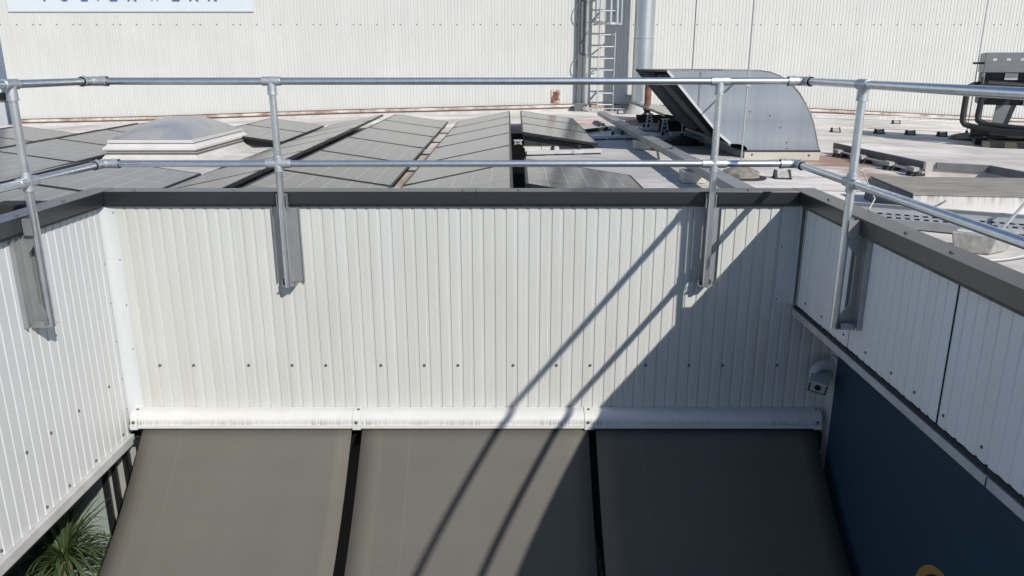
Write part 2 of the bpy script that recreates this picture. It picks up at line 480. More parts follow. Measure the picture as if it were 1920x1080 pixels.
class MB:
    def __init__(self):
        self.v, self.f = [], []

    def add(self, vs_, fs_):
        n = len(self.v)
        self.v += [tuple(p) for p in vs_]
        self.f += [tuple(i + n for i in q) for q in fs_]
        return self

    def quad(self, a, b, c, d):
        return self.add([a, b, c, d], [(0, 1, 2, 3)])

    def box(self, x0, y0, z0, x1, y1, z1):
        x0, x1 = min(x0, x1), max(x0, x1)
        y0, y1 = min(y0, y1), max(y0, y1)
        z0, z1 = min(z0, z1), max(z0, z1)
        v = [(x0, y0, z0), (x1, y0, z0), (x1, y1, z0), (x0, y1, z0),
             (x0, y0, z1), (x1, y0, z1), (x1, y1, z1), (x0, y1, z1)]
        return self.add(v, [(3, 2, 1, 0), (4, 5, 6, 7), (0, 1, 5, 4), (1, 2, 6, 5), (2, 3, 7, 6), (3, 0, 4, 7)])

    def hexa(self, bottom, top):
        """eight corners: four below, four above, both counter-clockwise"""
        return self.add(list(bottom) + list(top),
                        [(3, 2, 1, 0), (4, 5, 6, 7), (0, 1, 5, 4), (1, 2, 6, 5), (2, 3, 7, 6), (3, 0, 4, 7)])

    def beam(self, a, b, w, h):
        """rectangular bar from a to b; w sideways, h upward"""
        a, b = Vector(a), Vector(b)
        d = (b - a).normalized()
        up = Vector((0, 0, 1)) if abs(d.z) < 0.95 else Vector((0, 1, 0))
        s = d.cross(up).normalized() * (w / 2)
        u = s.cross(d).normalized() * (h / 2)
        c = []
        for p in (a, b):
            c.append([p - s - u, p + s - u, p + s + u, p - s + u])
        return self.add(c[0] + c[1], [(0, 1, 2, 3), (7, 6, 5, 4), (0, 4, 5, 1), (1, 5, 6, 2), (2, 6, 7, 3), (3, 7, 4, 0)])

    def tube(self, pts, r, seg=12, caps=True):
        pts = [Vector(p) for p in pts]
        rs = r if isinstance(r, (list, tuple)) else [r] * len(pts)
        prev = None
        rings = []
        for i, p in enumerate(pts):
            if i == 0:
                d = pts[1] - p
            elif i == len(pts) - 1:
                d = p - pts[i - 1]
            else:
                d = (pts[i + 1] - p).normalized() + (p - pts[i - 1]).normalized()
            d.normalize()
            if prev is None:
                up = Vector((0, 0, 1)) if abs(d.z) < 0.9 else Vector((1, 0, 0))
                x = d.cross(up).normalized()
            else:
                x = (prev - d * prev.dot(d)).normalized()
            prev = x
            y = d.cross(x)
            rings.append([p + (x * math.cos(2 * PI * k / seg) + y * math.sin(2 * PI * k / seg)) * rs[i] for k in range(seg)])
        v = [q for ring in rings for q in ring]
        f = []
        for i in range(len(rings) - 1):
            for k in range(seg):
                a, b = i * seg + k, i * seg + (k + 1) % seg
                f.append((a, a + seg, b + seg, b))
        if caps:
            f.append(tuple(range(seg)))
            f.append(tuple((len(rings) - 1) * seg + k for k in reversed(range(seg))))
        return self.add(v, f)

    def lathe(self, prof, c, seg=24, wob=None):
        v, f = [], []
        for i, (r, z) in enumerate(prof):
            for k in range(seg):
                a = 2 * PI * k / seg
                rr = r * (1 + (wob(a, i) if wob else 0))
                v.append((c[0] + rr * math.cos(a), c[1] + rr * math.sin(a), c[2] + z))
        for i in range(len(prof) - 1):
            for k in range(seg):
                a, b = i * seg + k, i * seg + (k + 1) % seg
                f.append((a, b, b + seg, a + seg))
        f.append(tuple(reversed(range(seg))))
        f.append(tuple((len(prof) - 1) * seg + k for k in range(seg)))
        return self.add(v, f)

    def prism(self, poly, axis, lo, hi):
        """outline in the two other axes, extruded along axis from lo to hi"""
        def P(u, w, t):
            return {0: (t, u, w), 1: (u, t, w), 2: (u, w, t)}[axis]
        n = len(poly)
        v = [P(u, w, lo) for u, w in poly] + [P(u, w, hi) for u, w in poly]
        f = [tuple(range(n)), tuple(n + i for i in reversed(range(n)))]
        for i in range(n):
            j = (i + 1) % n
            f.append((i, i + n, j + n, j))
        return self.add(v, f)

    def build(self, name, m, parent=None, smooth=False, bevel=0.0, loc=None, fix=True):
        off = wloc(parent) if parent is not None else Vector((0, 0, 0))
        own = Vector(loc) if loc is not None else Vector((0, 0, 0))
        if parent is None and loc is None:
            own = Vector((0, 0, 0))
        base = own if loc is not None else off
        me = bpy.data.meshes.new(name)
        me.from_pydata([tuple(Vector(p) - base) for p in self.v], [], self.f)
        if fix:
            bm = bmesh.new()
            bm.from_mesh(me)
            bmesh.ops.recalc_face_normals(bm, faces=bm.faces)
            bm.to_mesh(me)
            bm.free()
        me.materials.append(m)
        o = bpy.data.objects.new(name, me)
        COL.objects.link(o)
        if parent is not None:
            o.parent = parent
            if loc is not None:
                o.location = own - off
        elif loc is not None:
            o.location = own
        if smooth:
            for p in me.polygons:
                p.use_smooth = True
            try:
                me.set_sharp_from_angle(angle=math.radians(38))
            except Exception:
                pass
        if bevel:
            b = o.modifiers.new('bevel', 'BEVEL')
            b.width = bevel
            b.segments = 2
            b.limit_method = 'ANGLE'
            b.angle_limit = math.radians(40)
        return o


def tag(o, label=None, cat=None, group=None, kind=None):
    if label:
        o['label'] = label
    if cat:
        o['category'] = cat
    if group:
        o['group'] = group
    if kind:
        o['kind'] = kind
    return o


def thing(name, loc, label, cat, group=None):
    o = bpy.data.objects.new(name, None)
    o.empty_display_size = 0.2
    COL.objects.link(o)
    o.location = loc
    return tag(o, label, cat, group)


def kids(o):
    return [c for c in bpy.data.objects if c.parent == o]


def dup(o, parent=None):
    c = o.copy()
    COL.objects.link(c)
    c.parent = parent
    for k in kids(o):
        dup(k, c)
    return c


def roof_z(x, y=0):
    return 4.86 - 0.027 * abs(x - 1.8)


# one screw head, shared by every wall
def screw_mesh(axis, name, r=0.011, h=0.010):
    mb = MB()
    s = MB().lathe([(r * 1.35, 0), (r * 1.35, h * 0.3), (r, h * 0.35), (r * 0.85, h)], (0, 0, 0), 8)
    for p in s.v:
        mb.v.append({'y': (p[0], -p[2], p[1]), 'x+': (p[2], p[0], p[1]), 'x-': (-p[2], p[0], p[1]), 'z': p}[axis])
    mb.f = s.f
    o = mb.build(name, M['screw'])
    me = o.data
    bpy.data.objects.remove(o)
    return me


SCREW = {a: screw_mesh(a, 'screw') for a in ('y', 'x+', 'x-', 'z')}


def put_screw(axis, p, parent, s=1.0):
    s *= 0.8
    o = bpy.data.objects.new('screw', SCREW[axis])
    COL.objects.link(o)
    o.parent = parent
    o.location = Vector(p) - wloc(parent)
    o.scale = (s, s, s)
    return o


def corrugated(u0, u1, z0, z1, place, depth=0.0045, pitch=1 / 12.0, ragged=0.0):
    """micro-ribbed sandwich panel sheet: shallow grooves; place(u, d, z) -> point, d = depth behind the face"""
    mb = MB()
    us = []
    u = u0
    while u < u1 - 1e-6:
        for du, d in ((0, 0), (0.056, 0), (0.0605, depth), (0.0785, depth), (pitch, 0)):
            if u + du <= u1:
                us.append((u + du, d))
        u += pitch
    if us[-1][0] < u1 - 1e-4:
        us.append((u1, 0))
    cl = []
    for a in us:
        if not cl or abs(a[0] - cl[-1][0]) > 1e-5:
            cl.append(a)
    v, f = [], []
    for (a, d) in cl:
        zz = z0 + (random.uniform(-ragged, ragged) if ragged else 0)
        v.append(place(a, d, zz))
        v.append(place(a, d, z1))
    for i in range(len(cl) - 1):
        f.append((2 * i, 2 * i + 2, 2 * i + 3, 2 * i + 1))
    mb.add(v, f)
    return mb


# ================================================================ SETTING
g = MB().quad((-60, -60, 0), (60, -60, 0), (60, 60, 0), (-60, 60, 0)).build('ground', M['ground'])
tag(g, kind='structure')

# flat roof: three sheets in one mesh, falling gently left and right of a ridge
rf = MB()
xs = [-40, -20, -10, -3.06, 1.8, 2.18, 10, 20, 40]
ys = [-12, 5.585, 21.0]
for i in range(len(xs) - 1):
    for j in range(2):
        if j == 0 and -3.06 <= xs[i] < 2.18:
            continue
        a, b = xs[i], xs[i + 1]
        rf.quad((a, ys[j], roof_z(a)), (b, ys[j], roof_z(b)), (b, ys[j + 1], roof_z(b)), (a, ys[j + 1], roof_z(a)))
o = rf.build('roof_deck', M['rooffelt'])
tag(o, kind='structure')
sm = MB()
for yy, x0, x1 in ((6.25, 2.3, 9), (7.4, 1.9, 4.4), (8.35, 1.2, 12), (9.5, 1.2, 4.5), (10.4, 4.3, 12), (11.6, 2.0, 12), (13.0, 1.3, 12), (14.2, 1.3, 13),
                   (15.6, 1.2, 13), (16.9, -12, 13), (17.9, -12, 13), (18.9, -12, 13)):
    n = 14
    for k in range(n):
        a = x0 + (x1 - x0) * k / n
        b = x0 + (x1 - x0) * (k + 1) / n
        if a < 1.8 < b:
            b = a + 0.001
        wob = [0.015 * math.sin(3.1 * t + yy * 7) for t in (a, b)]
        sm.quad((a, yy + wob[0], roof_z(a) + 0.004), (b, yy + wob[1], roof_z(b) + 0.004),
                (b, yy + wob[1] + 0.018, roof_z(b) + 0.004), (a, yy + wob[0] + 0.018, roof_z(a) + 0.004))
o = sm.build('roof_seam', mat('felt_seam_bitumen', (0.20, 0.195, 0.185), 0.9, var=0.35, scale=9))
tag(o, kind='structure')

# ================================================================ COURTYARD WALLS
XL, XR, YF = -2.97, 2.11, 5.50
ZC0, ZC1 = 5.04, 5.13
# ---- wall across the end of the courtyard
w = thing('courtyard_wall', (-0.3, YF, 0), 'white ribbed steel wall facing the camera above the three awnings', 'wall')
corrugated(-2.872, 2.43, 3.24, 5.03, lambda u, d, z: (u, YF + d, z), depth=0.0062).build('cladding', M['white'], w)
MB().box(-3.8, YF + 0.02, 0.0, 2.43, YF + 0.22, 5.02).box(-3.1, YF + 0.22, 4.5, 2.3, YF + 0.245, 5.06).build('wall_core', M['gap'], w)
cp = MB()
cp.box(-2.911, YF - 0.05, ZC0, 2.05, YF + 0.12, ZC1)
cp.build('coping', M['coping'], w, bevel=0.003)
MB().box(-2.93, YF - 0.022, 5.018, 2.07, YF + 0.01, 5.042).build('closure_strip', M['lip'], w)
for x in (-2.72, -2.0, 0.05, 0.72, -0.35, 1.7):
    put_screw('z', (x, YF + 0.015, ZC1), w, 1.1)
MB().box(-0.262, YF - 0.0525, ZC0 + 0.002, -0.258, YF + 0.121, ZC1 + 0.002).build('coping_joint', M['gap'], w)
# coved corner flashing on the left, flat one on the right
cv = MB()
n = 8
pv = []
for k in range(n + 1):
    a = k / n * PI / 2
    pv.append((-2.865 - 0.103 * math.sin(a), YF - 0.0015 - 0.055 * (1 - math.cos(a))))
for k in range(n):
    (x0, y0), (x1, y1) = pv[k], pv[k + 1]
    cv.quad((x0, y0, 3.25), (x1, y1, 3.25), (x1, y1, 5.02), (x0, y0, 5.02))
cv.build('corner_flashing', M['flash'], w, smooth=True)
MB().box(1.955, YF - 0.009, 4.285, 2.085, YF - 0.003, 5.02).box(2.08, YF - 0.045, 4.285, 2.086, YF - 0.003, 5.02).build('corner_flashing', M['flash'], w)
for z in (4.72, 4.32):
    put_screw('y', (1.975, YF - 0.009, z), w, 0.55)
for z in (4.97, 4.62, 4.27, 3.92):
    put_screw('y', (-2.885, YF - 0.002, z), w, 0.5)
i = 0
for base in (-2.698, -1.685, -0.672, 0.341, 1.354):
    for dx in (0.0, 0.258, 0.68):
        x = base + dx
        if -2.75 < x < 2.4:
            put_screw('y', (x, YF, 3.785), w)
# lower storey of this wall: dark glazing behind the awnings, panes to the left under the overhang
MB().box(-2.9, YF - 0.03, 0.0, 2.43, YF + 0.02, 3.22).build('glazing', M['glassd'], w)

# ---- left wall
wl = thing('courtyard_wall', (XL, 2.5, 0), 'sunlit white ribbed steel wall running away on the left above the plant', 'wall')
corrugated(-1.583, 5.372, 3.24, 5.03, lambda u, d, z: (XL - d, 3.872 - u, z)).build('cladding', M['white_side'], wl)
MB().box(XL - 0.20, -1.5, 3.2, XL - 0.02, 5.465, 5.02).build('wall_core', M['gap'], wl)
MB().box(-3.08, -1.5, ZC0, -2.912, YF + 0.12, ZC1 + 0.0015).build('coping', M['coping'], wl, bevel=0.003)
MB().box(-2.985, -1.5, 5.016, -2.935, YF - 0.05, 5.041).build('closure_strip', M['lip'], wl)
MB().box(XL - 0.03, -1.5, 3.165, XL + 0.028, 5.44, 3.238).build('drip_edge', M['ledge'], wl, bevel=0.004)
MB().box(XL - 0.02, -1.5, 3.15, XL + 0.020, 5.44, 3.1655).build('drip_lip', M['gap'], wl)
for y in (5.05, 4.55, 4.0, 3.45):
    put_screw('z', (-2.97, y, ZC1 + 0.0015), wl, 1.1)
for (y, z) in ((5.24, 3.72), (4.83, 3.72), (4.50, 3.72), (4.24, 3.72), (3.9, 3.72),
               (5.33, 3.285), (4.93, 3.285), (4.59, 3.285), (4.33, 3.285), (3.87, 3.285), (3.5, 3.285)):
    put_screw('x+', (XL, y, z), wl, 0.95)
for z in (4.6, 4.3, 4.0, 3.7, 3.45):
    put_screw('x+', (XL, 5.44, z), wl, 0.45)

# ---- right wall
wr = thing('courtyard_wall', (XR, 2.5, 0), 'shaded white ribbed steel wall overhanging the dark blue panel on the right', 'wall')
corrugated(-1.5, 5.455, 4.285, 5.03, lambda u, d, z: (XR + d, u, z), ragged=0.004).build('cladding', M['white_shade_lift'], wr)
MB().box(XR + 0.02, -1.5, 4.20, XR + 0.34, 5.49, 5.02).build('wall_core', M['gap'], wr)
MB().box(2.051, -1.5, ZC0, 2.215, YF + 0.12, ZC1 + 0.0015).build('coping', M['coping'], wr, bevel=0.003)
MB().box(2.075, -1.5, 5.016, 2.125, YF - 0.05, 5.041).build('closure_strip', M['lip'], wr)
MB().box(XR - 0.012, -1.5, 4.262, XR + 0.03, 5.455, 4.284).build('bottom_joint', M['gap'], wr)
MB().box(XR - 0.020, -1.5, 4.205, XR + 0.06, 5.47, 4.255).build('drip_edge', M['ledge'], wr, bevel=0.004)
for y in (3.49, 4.545, 5.43, 2.5):
    MB().box(XR - 0.0015, y - 0.0022, 4.286, XR + 0.004, y + 0.0022, 5.02).build('panel_joint', M['gap'], wr)
for y in (3.02, 1.9):
    MB().box(XR - 0.0225, y - 0.003, 4.206, XR - 0.018, y + 0.003, 4.254).build('drip_joint', M['gap'], wr)
for y in (5.28, 4.98, 4.62, 4.3, 3.98, 3.72, 3.44, 3.12, 2.8):
    put_screw('x-', (XR, y, 4.35), wr, 0.8)
for y in (5.1, 4.05, 3.6):
    put_screw('z', (2.115, y, ZC1 + 0.0015), wr, 1.1)
MB().box(2.43, -1.5, 0.0, 2.75, YF - 0.001, 4.20).build('lower_wall', M['flash'], wr)
MB().box(2.418, -1.5, 0.3, 2.4285, 5.335, 4.195).build('blue_panel', M['blue'], wr)
for (y, z) in ((5.325, 3.70), (5.325, 3.2), (5.30, 4.1)):
    put_screw('x-', (2.418, y, z), wr, 0.5)
# crescent emblem on the blue panel
def fit(p1, p2, p3):
    ax, ay, bx, by, cx, cy = *p1, *p2, *p3
    d = 2 * (ax * (by - cy) + bx * (cy - ay) + cx * (ay - by))
    ux = ((ax * ax + ay * ay) * (by - cy) + (bx * bx + by * by) * (cy - ay) + (cx * cx + cy * cy) * (ay - by)) / d
    uy = ((ax * ax + ay * ay) * (cx - bx) + (bx * bx + by * by) * (ax - cx) + (cx * cx + cy * cy) * (bx - ax)) / d
    return ux, uy, math.hypot(ax - ux, ay - uy)
def disc(cy, cz, r, x0, x1, seg=64):
    mb = MB()
    return mb.prism([(cy + r * math.cos(2 * PI * k / seg), cz + r * math.sin(2 * PI * k / seg)) for k in range(seg)], 0, x0, x1)
disc(3.692, 3.000, 0.259, 2.4150, 2.4175).build('crescent_emblem', M['gold'], wr)
disc(3.650, 2.985, 0.246, 2.4125, 2.4148).build('emblem_disc', M['navy'], wr)

# ---- under the left overhang: recessed grey wall, end panes, and the plant
wg = thing('recessed_wall', (-3.75, 2.5, 0), 'dark grey wall set back under the overhang behind the plant', 'wall')
MB().box(-3.95, -1.5, 0, -3.75, 5.46, 3.20).build('wall_panel', M['greywall'], wg)
win = thing('window', (-3.3, 5.46, 0), 'tall black framed window with pale green panes beside the left awning', 'window')
fr = MB()
for x0, x1 in ((-3.745, -3.70), (-3.235, -3.19), (-3.150, -3.110), (-3.045, -3.022), (-3.008, -2.992), (-2.925, -2.88)):
    fr.box(x0, 5.405, 0.05, x1, 5.455, 3.15)
fr.box(-3.745, 5.407, 3.15, -2.88, 5.455, 3.20)
fr.build('frame', M['framed'], win)
MB().box(-3.70, 5.432, 0.05, -3.235, 5.445, 3.15).build('pane', M['pane'], win)
MB().box(-3.19, 5.432, 0.05, -3.15, 5.445, 3.15).build('pane', M['pane2'], win)
MB().box(-3.11, 5.432, 0.05, -3.045, 5.445, 3.15).build('pane', M['pane2'], win)
MB().box(-2.992, 5.432, 0.05, -2.925, 5.445, 3.15).build('pane', M['pane2'], win)

pl = thing('yucca_plant', (-3.33, 4.93, 0), 'green yucca with long arching leaves beside the left awning', 'plant')
MB().lathe([(0.16, 0.0), (0.19, 0.34), (0.21, 0.36), (0.19, 0.36), (0.18, 0.30)], (-3.33, 4.93, 0), 20).build('pot', M['pot'], pl, smooth=True)
MB().tube([(-3.33, 4.93, 0.3), (-3.31, 4.94, 1.1), (-3.34, 4.92, 1.8), (-3.33, 4.93, 2.47)], [0.055, 0.05, 0.045, 0.05], 10).build('trunk', M['trunk'], pl, smooth=True)
lf = MB()
for (hx, hy, hz, count, L) in ((-3.33, 4.93, 2.48, 210, 0.56), (-3.40, 5.08, 2.30, 70, 0.42), (-3.28, 4.72, 2.12, 80, 0.45)):
    for k in range(count):
        az = random.uniform(0, 2 * PI)
        el = math.radians(random.choice([random.uniform(35, 88), random.uniform(-10, 55)]))
        ln = L * random.uniform(0.65, 1.1)
        wd = random.uniform(0.0035, 0.0065)
        p = Vector((hx, hy, hz)) + Vector((random.uniform(-.03, .03), random.uniform(-.03, .03), random.uniform(-.05, .05)))
        d = Vector((math.cos(az) * math.cos(el), math.sin(az) * math.cos(el), math.sin(el)))
        side = d.cross(Vector((0, 0, 1)))
        side = side.normalized() if side.length > 0.05 else Vector((1, 0, 0))
        seg = 8
        L_, R_ = [], []
        droop = random.uniform(0.25, 0.85) * (1.1 - 0.5 * math.sin(max(0, el)))
        for s in range(seg + 1):
            t = s / seg
            ww = wd * (0.6 + 1.2 * t) * (1 - t) ** 0.6 * 1.6 + 0.0008
            q = p + d * (ln * t) + Vector((0, 0, -droop * ln * t * t * t))
            L_.append(q - side * ww)
            R_.append(q + side * ww)
        v = L_ + R_
        lf.add(v, [(s, s + 1, seg + 2 + s, seg + 1 + s) for s in range(seg)])
# keep every leaf between the recessed wall, the panes and the awning edge
lf.v = [(min(max(x, -3.73), -2.93), min(y, 5.39), min(z, 3.10)) for x, y, z in lf.v]
lf.build('leaves', M['leaf'], pl, fix=False)

# ================================================================ AWNINGS
def fab_z(Y):
    u = 5.385 - Y
    return 3.303 - 1.0 * u + 0.245 * u * u


def awning(x0, x1, c0, c1, label):
    cx = (x0 + x1) / 2
    t = thing('window_awning', (cx, 5.45, 3.290), label, 'awning', 'awnings under the ribbed wall')
    prof = [(YF - 0.002, 3.437)]
    for k in range(9):
        a = k / 8 * PI / 2
        prof.append((5.47 - 0.094 * math.sin(a), 3.368 + 0.067 * math.cos(a)))
    prof += [(5.376, 3.356), (5.377, 3.350), (5.362, 3.346), (5.362, 3.321), (5.372, 3.316), (YF - 0.002, 3.316)]
    MB().prism(prof, 0, c0, c1).build('cassette', M['cassette'], t, smooth=True)
    fb = MB()
    nx, ny = 12, 26
    yv = [5.385 - (5.385 - 3.35) * j / ny for j in range(ny + 1)]
    v = []
    for j, y in enumerate(yv):
        for k in range(nx + 1):
            s = k / nx
            sag = 0.010 * math.sin(PI * s) * min(1, j / 8)
            v.append((x0 + (x1 - x0) * s, y, fab_z(y) - sag))
    f = []
    for j in range(ny):
        for k in range(nx):
            a = j * (nx + 1) + k
            f.append((a, a + 1, a + nx + 2, a + nx + 1))
    fb.add(v, f)
    o = fb.build('fabric', M['fabric'], t, smooth=True, fix=False)
    s = o.modifiers.new('thick', 'SOLIDIFY')
    s.thickness = 0.0015
    z = fab_z(3.35)
    MB().tube([(x0 - 0.01, 3.345, z - 0.01), (x1 + 0.01, 3.345, z - 0.01)], 0.028, 14).build('front_bar', M['alu'], t, smooth=True)
    for x in (x0 + 0.04, x1 - 0.04):
        MB().tube([(x, 5.42, 2.30), (x, 3.37, z - 0.04)], 0.016, 10).build('arm', M['alu'], t, smooth=True)
    return t


def cap(t, x0, x1):
    prof = [(YF - 0.002, 3.441)]
    for k in range(9):
        a = k / 8 * PI / 2
        prof.append((5.47 - 0.099 * math.sin(a), 3.370 + 0.071 * math.cos(a)))
    prof += [(5.371, 3.354), (5.357, 3.350), (5.357, 3.312), (YF - 0.002, 3.312)]
    o = MB().prism(prof, 0, x0, x1).build('end_cap', M['cassette'], t, smooth=True)
    xm = (x0 + x1) / 2
    put_screw('y', (xm - 0.004, 5.372, 3.366), o, 1.15)
    put_screw('z', (xm + 0.004, 5.450, 3.4385), o, 1.0)
    return o


a1 = awning(-2.840, -1.232, -2.868, -1.222, 'taupe window awning with white cassette at the left end, beside the plant')
a2 = awning(-1.153, 0.588, -1.158, 0.556, 'taupe window awning in the middle, crossed by two rail shadows')
a3 = awning(0.645, 2.334, 0.618, 2.318, 'taupe window awning lying in shade beside the blue panel')
cap(a1, -2.925, -2.8685)
cap(a1, -1.2215, -1.1590)
cap(a2, 0.5565, 0.6175)
cap(a3, 2.3185, 2.372)

# ================================================================ GUARDRAIL
gr = thing('guardrail', (-0.43, 5.32, 5.13), 'galvanised tube guardrail with four posts along the courtyard edge', 'railing')
XGL, XGR, YG = -2.855, 1.985, 5.40
ZT, ZM = 5.891, 5.335
R0 = 0.0238
posts = [(-1.631, YG, 'y'), (1.411, YG, 'y'), (XGL, 4.528, 'xl'), (XGR, 4.490, 'xr')]
for z, nm in ((ZT, 'top_rail'), (ZM, 'mid_rail')):
    MB().tube([(XGL + 0.06, YG, z), (XGR - 0.06, YG, z)], R0, 20).build(nm, M['galv'], gr, smooth=True)
    MB().tube([(XGL, YG - 0.06, z), (XGL, -1.2, z)], R0, 20).build(nm, M['galv'], gr, smooth=True)
    MB().tube([(XGR, YG - 0.06, z), (XGR, -1.2, z)], R0, 20).build(nm, M['galv'], gr, smooth=True)
    for X, s in ((XGL, 1), (XGR, -1)):
        c = MB()
        c.tube([(X + s * 0.115, YG, z), (X + s * 0.012, YG, z)], 0.031, 18)
        c.tube([(X, YG - 0.115, z), (X, YG - 0.012, z)], 0.031, 18)
        c.tube([(X + s * 0.05, YG, z), (X + s * 0.012, YG - 0.012, z), (X, YG - 0.05, z)], 0.030, 18)
        c.tube([(X + s * 0.095, YG, z), (X + s * 0.115, YG, z)], 0.034, 18)
        c.tube([(X, YG - 0.095, z), (X, YG - 0.115, z)], 0.034, 18)
        c.tube([(X + s * 0.075, YG, z), (X + s * 0.075, YG - 0.003, z + 0.038)], 0.007, 8)
        c.tube([(X, YG - 0.075, z), (X, YG - 0.078, z + 0.038)], 0.007, 8)
        c.build('corner_joint', M['galvd'], gr, smooth=True)


def post(px, py, side):
    pt = MB().tube([(px, py, 4.440), (px, py, ZT - 0.03)], R0, 20).build('post', M['galv'], gr, smooth=True)
    along = Vector((1, 0, 0)) if side == 'y' else Vector((0, 1, 0))
    P = Vector((px, py, 0))
    t = MB()
    t.tube([P + along * -0.062 + Vector((0, 0, ZT)), P + along * 0.062 + Vector((0, 0, ZT))], 0.030, 18)
    t.tube([P + Vector((0, 0, ZT - 0.005)), P + Vector((0, 0, ZT - 0.088))], [0.0295, 0.0305], 18)
    t.tube([P + Vector((0, 0, ZT - 0.080)), P + Vector((0, 0, ZT - 0.090))], 0.033, 18)
    t.build('tee_joint', M['galvd'], pt, smooth=True)
    t = MB()
    t.tube([P + along * -0.085 + Vector((0, 0, ZM)), P + along * 0.085 + Vector((0, 0, ZM))], 0.0300, 18)
    t.tube([P + Vector((0, 0, ZM + 0.055)), P + Vector((0, 0, ZM - 0.055))], 0.0305, 18)
    t.build('cross_joint', M['galvd'], pt, smooth=True)
    # wall bracket: hat-section back plate, fin with a long window, toe plate; local u = along wall, n = out of wall
    if side == 'y':
        T = lambda u, n_, z: (px + u, YF - n_, z)
        out = YF - py
    elif side == 'xl':
        T = lambda u, n_, z: (XL + n_, py + u, z)
        out = px - XL
    else:
        T = lambda u, n_, z: (XR - n_, py + u, z)
        out = XR - px
    def bx(mb, u0, n0, z0, u1, n1, z1):
        a, b_ = T(u0, n0, z0), T(u1, n1, z1)
        mb.box(*a, *b_)
    zb, zt = 4.455, 5.015
    br = MB()
    bx(br, -0.095, 0.006, zb, 0.095, 0.012, zt)          # back plate
    bx(br, -0.099, 0.001, zb, -0.095, 0.030, zt)         # turned edges
    bx(br, 0.095, 0.001, zb, 0.099, 0.030, zt)
    bx(br, -0.040, 0.012, zb, 0.040, 0.016, zt)          # raised middle
    o = br.build('bracket_plate', M['brk'], pt)
    fin = MB()
    uf0, uf1 = -0.004, 0.004
    hole = 0.045
    def finpoly(pts):
        v0 = [T(uf0, n_, z) for n_, z in pts]
        v1 = [T(uf1, n_, z) for n_, z in pts]
        k = len(pts)
        fin.add(v0 + v1, [tuple(range(k)), tuple(k + i for i in reversed(range(k)))] + [(i, i + k, (i + 1) % k + k, (i + 1) % k) for i in range(k)])
    e = out - 0.018
    finpoly([(0.016, 4.452), (hole, 4.452), (hole, 5.012), (0.016, 5.012)])
    finpoly([(hole, 4.452), (e, 4.452), (e, 4.52), (hole, 4.60)])
    finpoly([(hole, 4.90), (e, 4.965), (e, 5.012), (hole, 5.012)])
    finpoly([(0.068, 5.012), (e + 0.012, 5.012), (e + 0.012, 5.105), (0.068, 5.105)])
    fin.build('bracket_fin', M['brk'], pt)
    toe = MB()
    bx(toe, -0.050, 0.016, 4.444, 0.050, out + 0.005, 4.450)
    bx(toe, -0.050, 0.016, 4.4505, -0.046, out - 0.02, 4.485)
    bx(toe, 0.046, 0.016, 4.4505, 0.050, out - 0.02, 4.485)
    toe.build('bracket_toe', M['brk'], pt)
    hk = MB()
    bx(hk, -0.036, 0.064, 5.02, -0.031, out, 5.12)
    bx(hk, 0.031, 0.064, 5.02, 0.036, out, 5.12)
    bx(hk, -0.036, 0.0605, 5.02, 0.036, 0.0635, 5.12)
    hk.build('bracket_saddle', M['brk'], pt)


for p in posts:
    post(*p)

# ================================================================ HALL WALL AT THE BACK
YB = 20.30
hw = thing('hall_wall', (0, YB, 4.9), 'tall pale ribbed steel hall wall closing the roof at the back', 'building')
corrugated(-12.85, 34, 4.55, 12.0, lambda u, d, z: (u, YB + d, z), depth=0.007).build('cladding', M['hall'], hw)
MB().box(-12.84, YB + 0.03, 3.5, 34, YB + 1.2, 11.98).build('wall_core', M['bluegrey'], hw)
# base trim follows the fall of the roof
bt, up, dk = MB(), MB(), MB()
tr = [(-12.87, 4.60), (-9.08, 4.685), (-4.4, 4.845), (1.64, 4.99), (7.82, 4.875), (13.2, 4.62), (20, 4.40)]
for (xa, za), (xb, zb) in zip(tr, tr[1:]):
    bt.hexa([(xa, YB - 0.05, za - 0.035), (xb, YB - 0.05, zb - 0.035), (xb, YB, zb - 0.035), (xa, YB, za - 0.035)],
            [(xa, YB - 0.05, za + 0.035), (xb, YB - 0.05, zb + 0.035), (xb, YB, zb + 0.035), (xa, YB, za + 0.035)])
    for s in (0.040, -0.045):
        dk.hexa([(xa, YB - 0.058, za + s - 0.012), (xb, YB - 0.058, zb + s - 0.012), (xb, YB, zb + s - 0.012), (xa, YB, za + s - 0.012)],
                [(xa, YB - 0.058, za + s + 0.004), (xb, YB - 0.058, zb + s + 0.004), (xb, YB, zb + s + 0.004), (xa, YB, za + s + 0.004)])
    up.hexa([(xa, YB - 0.16, roof_z(xa) - 0.15), (xb, YB - 0.16, roof_z(xb) - 0.15), (xb, YB - 0.012, roof_z(xb) - 0.15), (xa, YB - 0.012, roof_z(xa) - 0.15)],
            [(xa, YB - 0.03, za - 0.06), (xb, YB - 0.03, zb - 0.06), (xb, YB - 0.012, zb - 0.06), (xa, YB - 0.012, za - 0.06)])
bt.build('base_trim', M['rusttrim'], hw)
dk.build('trim_edge', mat_rust('rust_brown_edge', (0.10, 0.045, 0.03), (0.24, 0.13, 0.08), 2.0, 0.4, 0.6), hw)
up.build('roof_upstand', M['upstand'], hw)
k = 0
x = -12.79
row = []
while x < 13.5:
    for dx in (0, 0.413, 0.827):
        row.append(x + dx)
    x += 1.0
for x in row[:84]:
    put_screw('y', (x, YB, 6.955), hw, 1.35)
def zt_at(x):
    for (xa, za), (xb, zb) in zip(tr, tr[1:]):
        if xa <= x <= xb:
            return za + (zb - za) * (x - xa) / (xb - xa)
    return 4.5

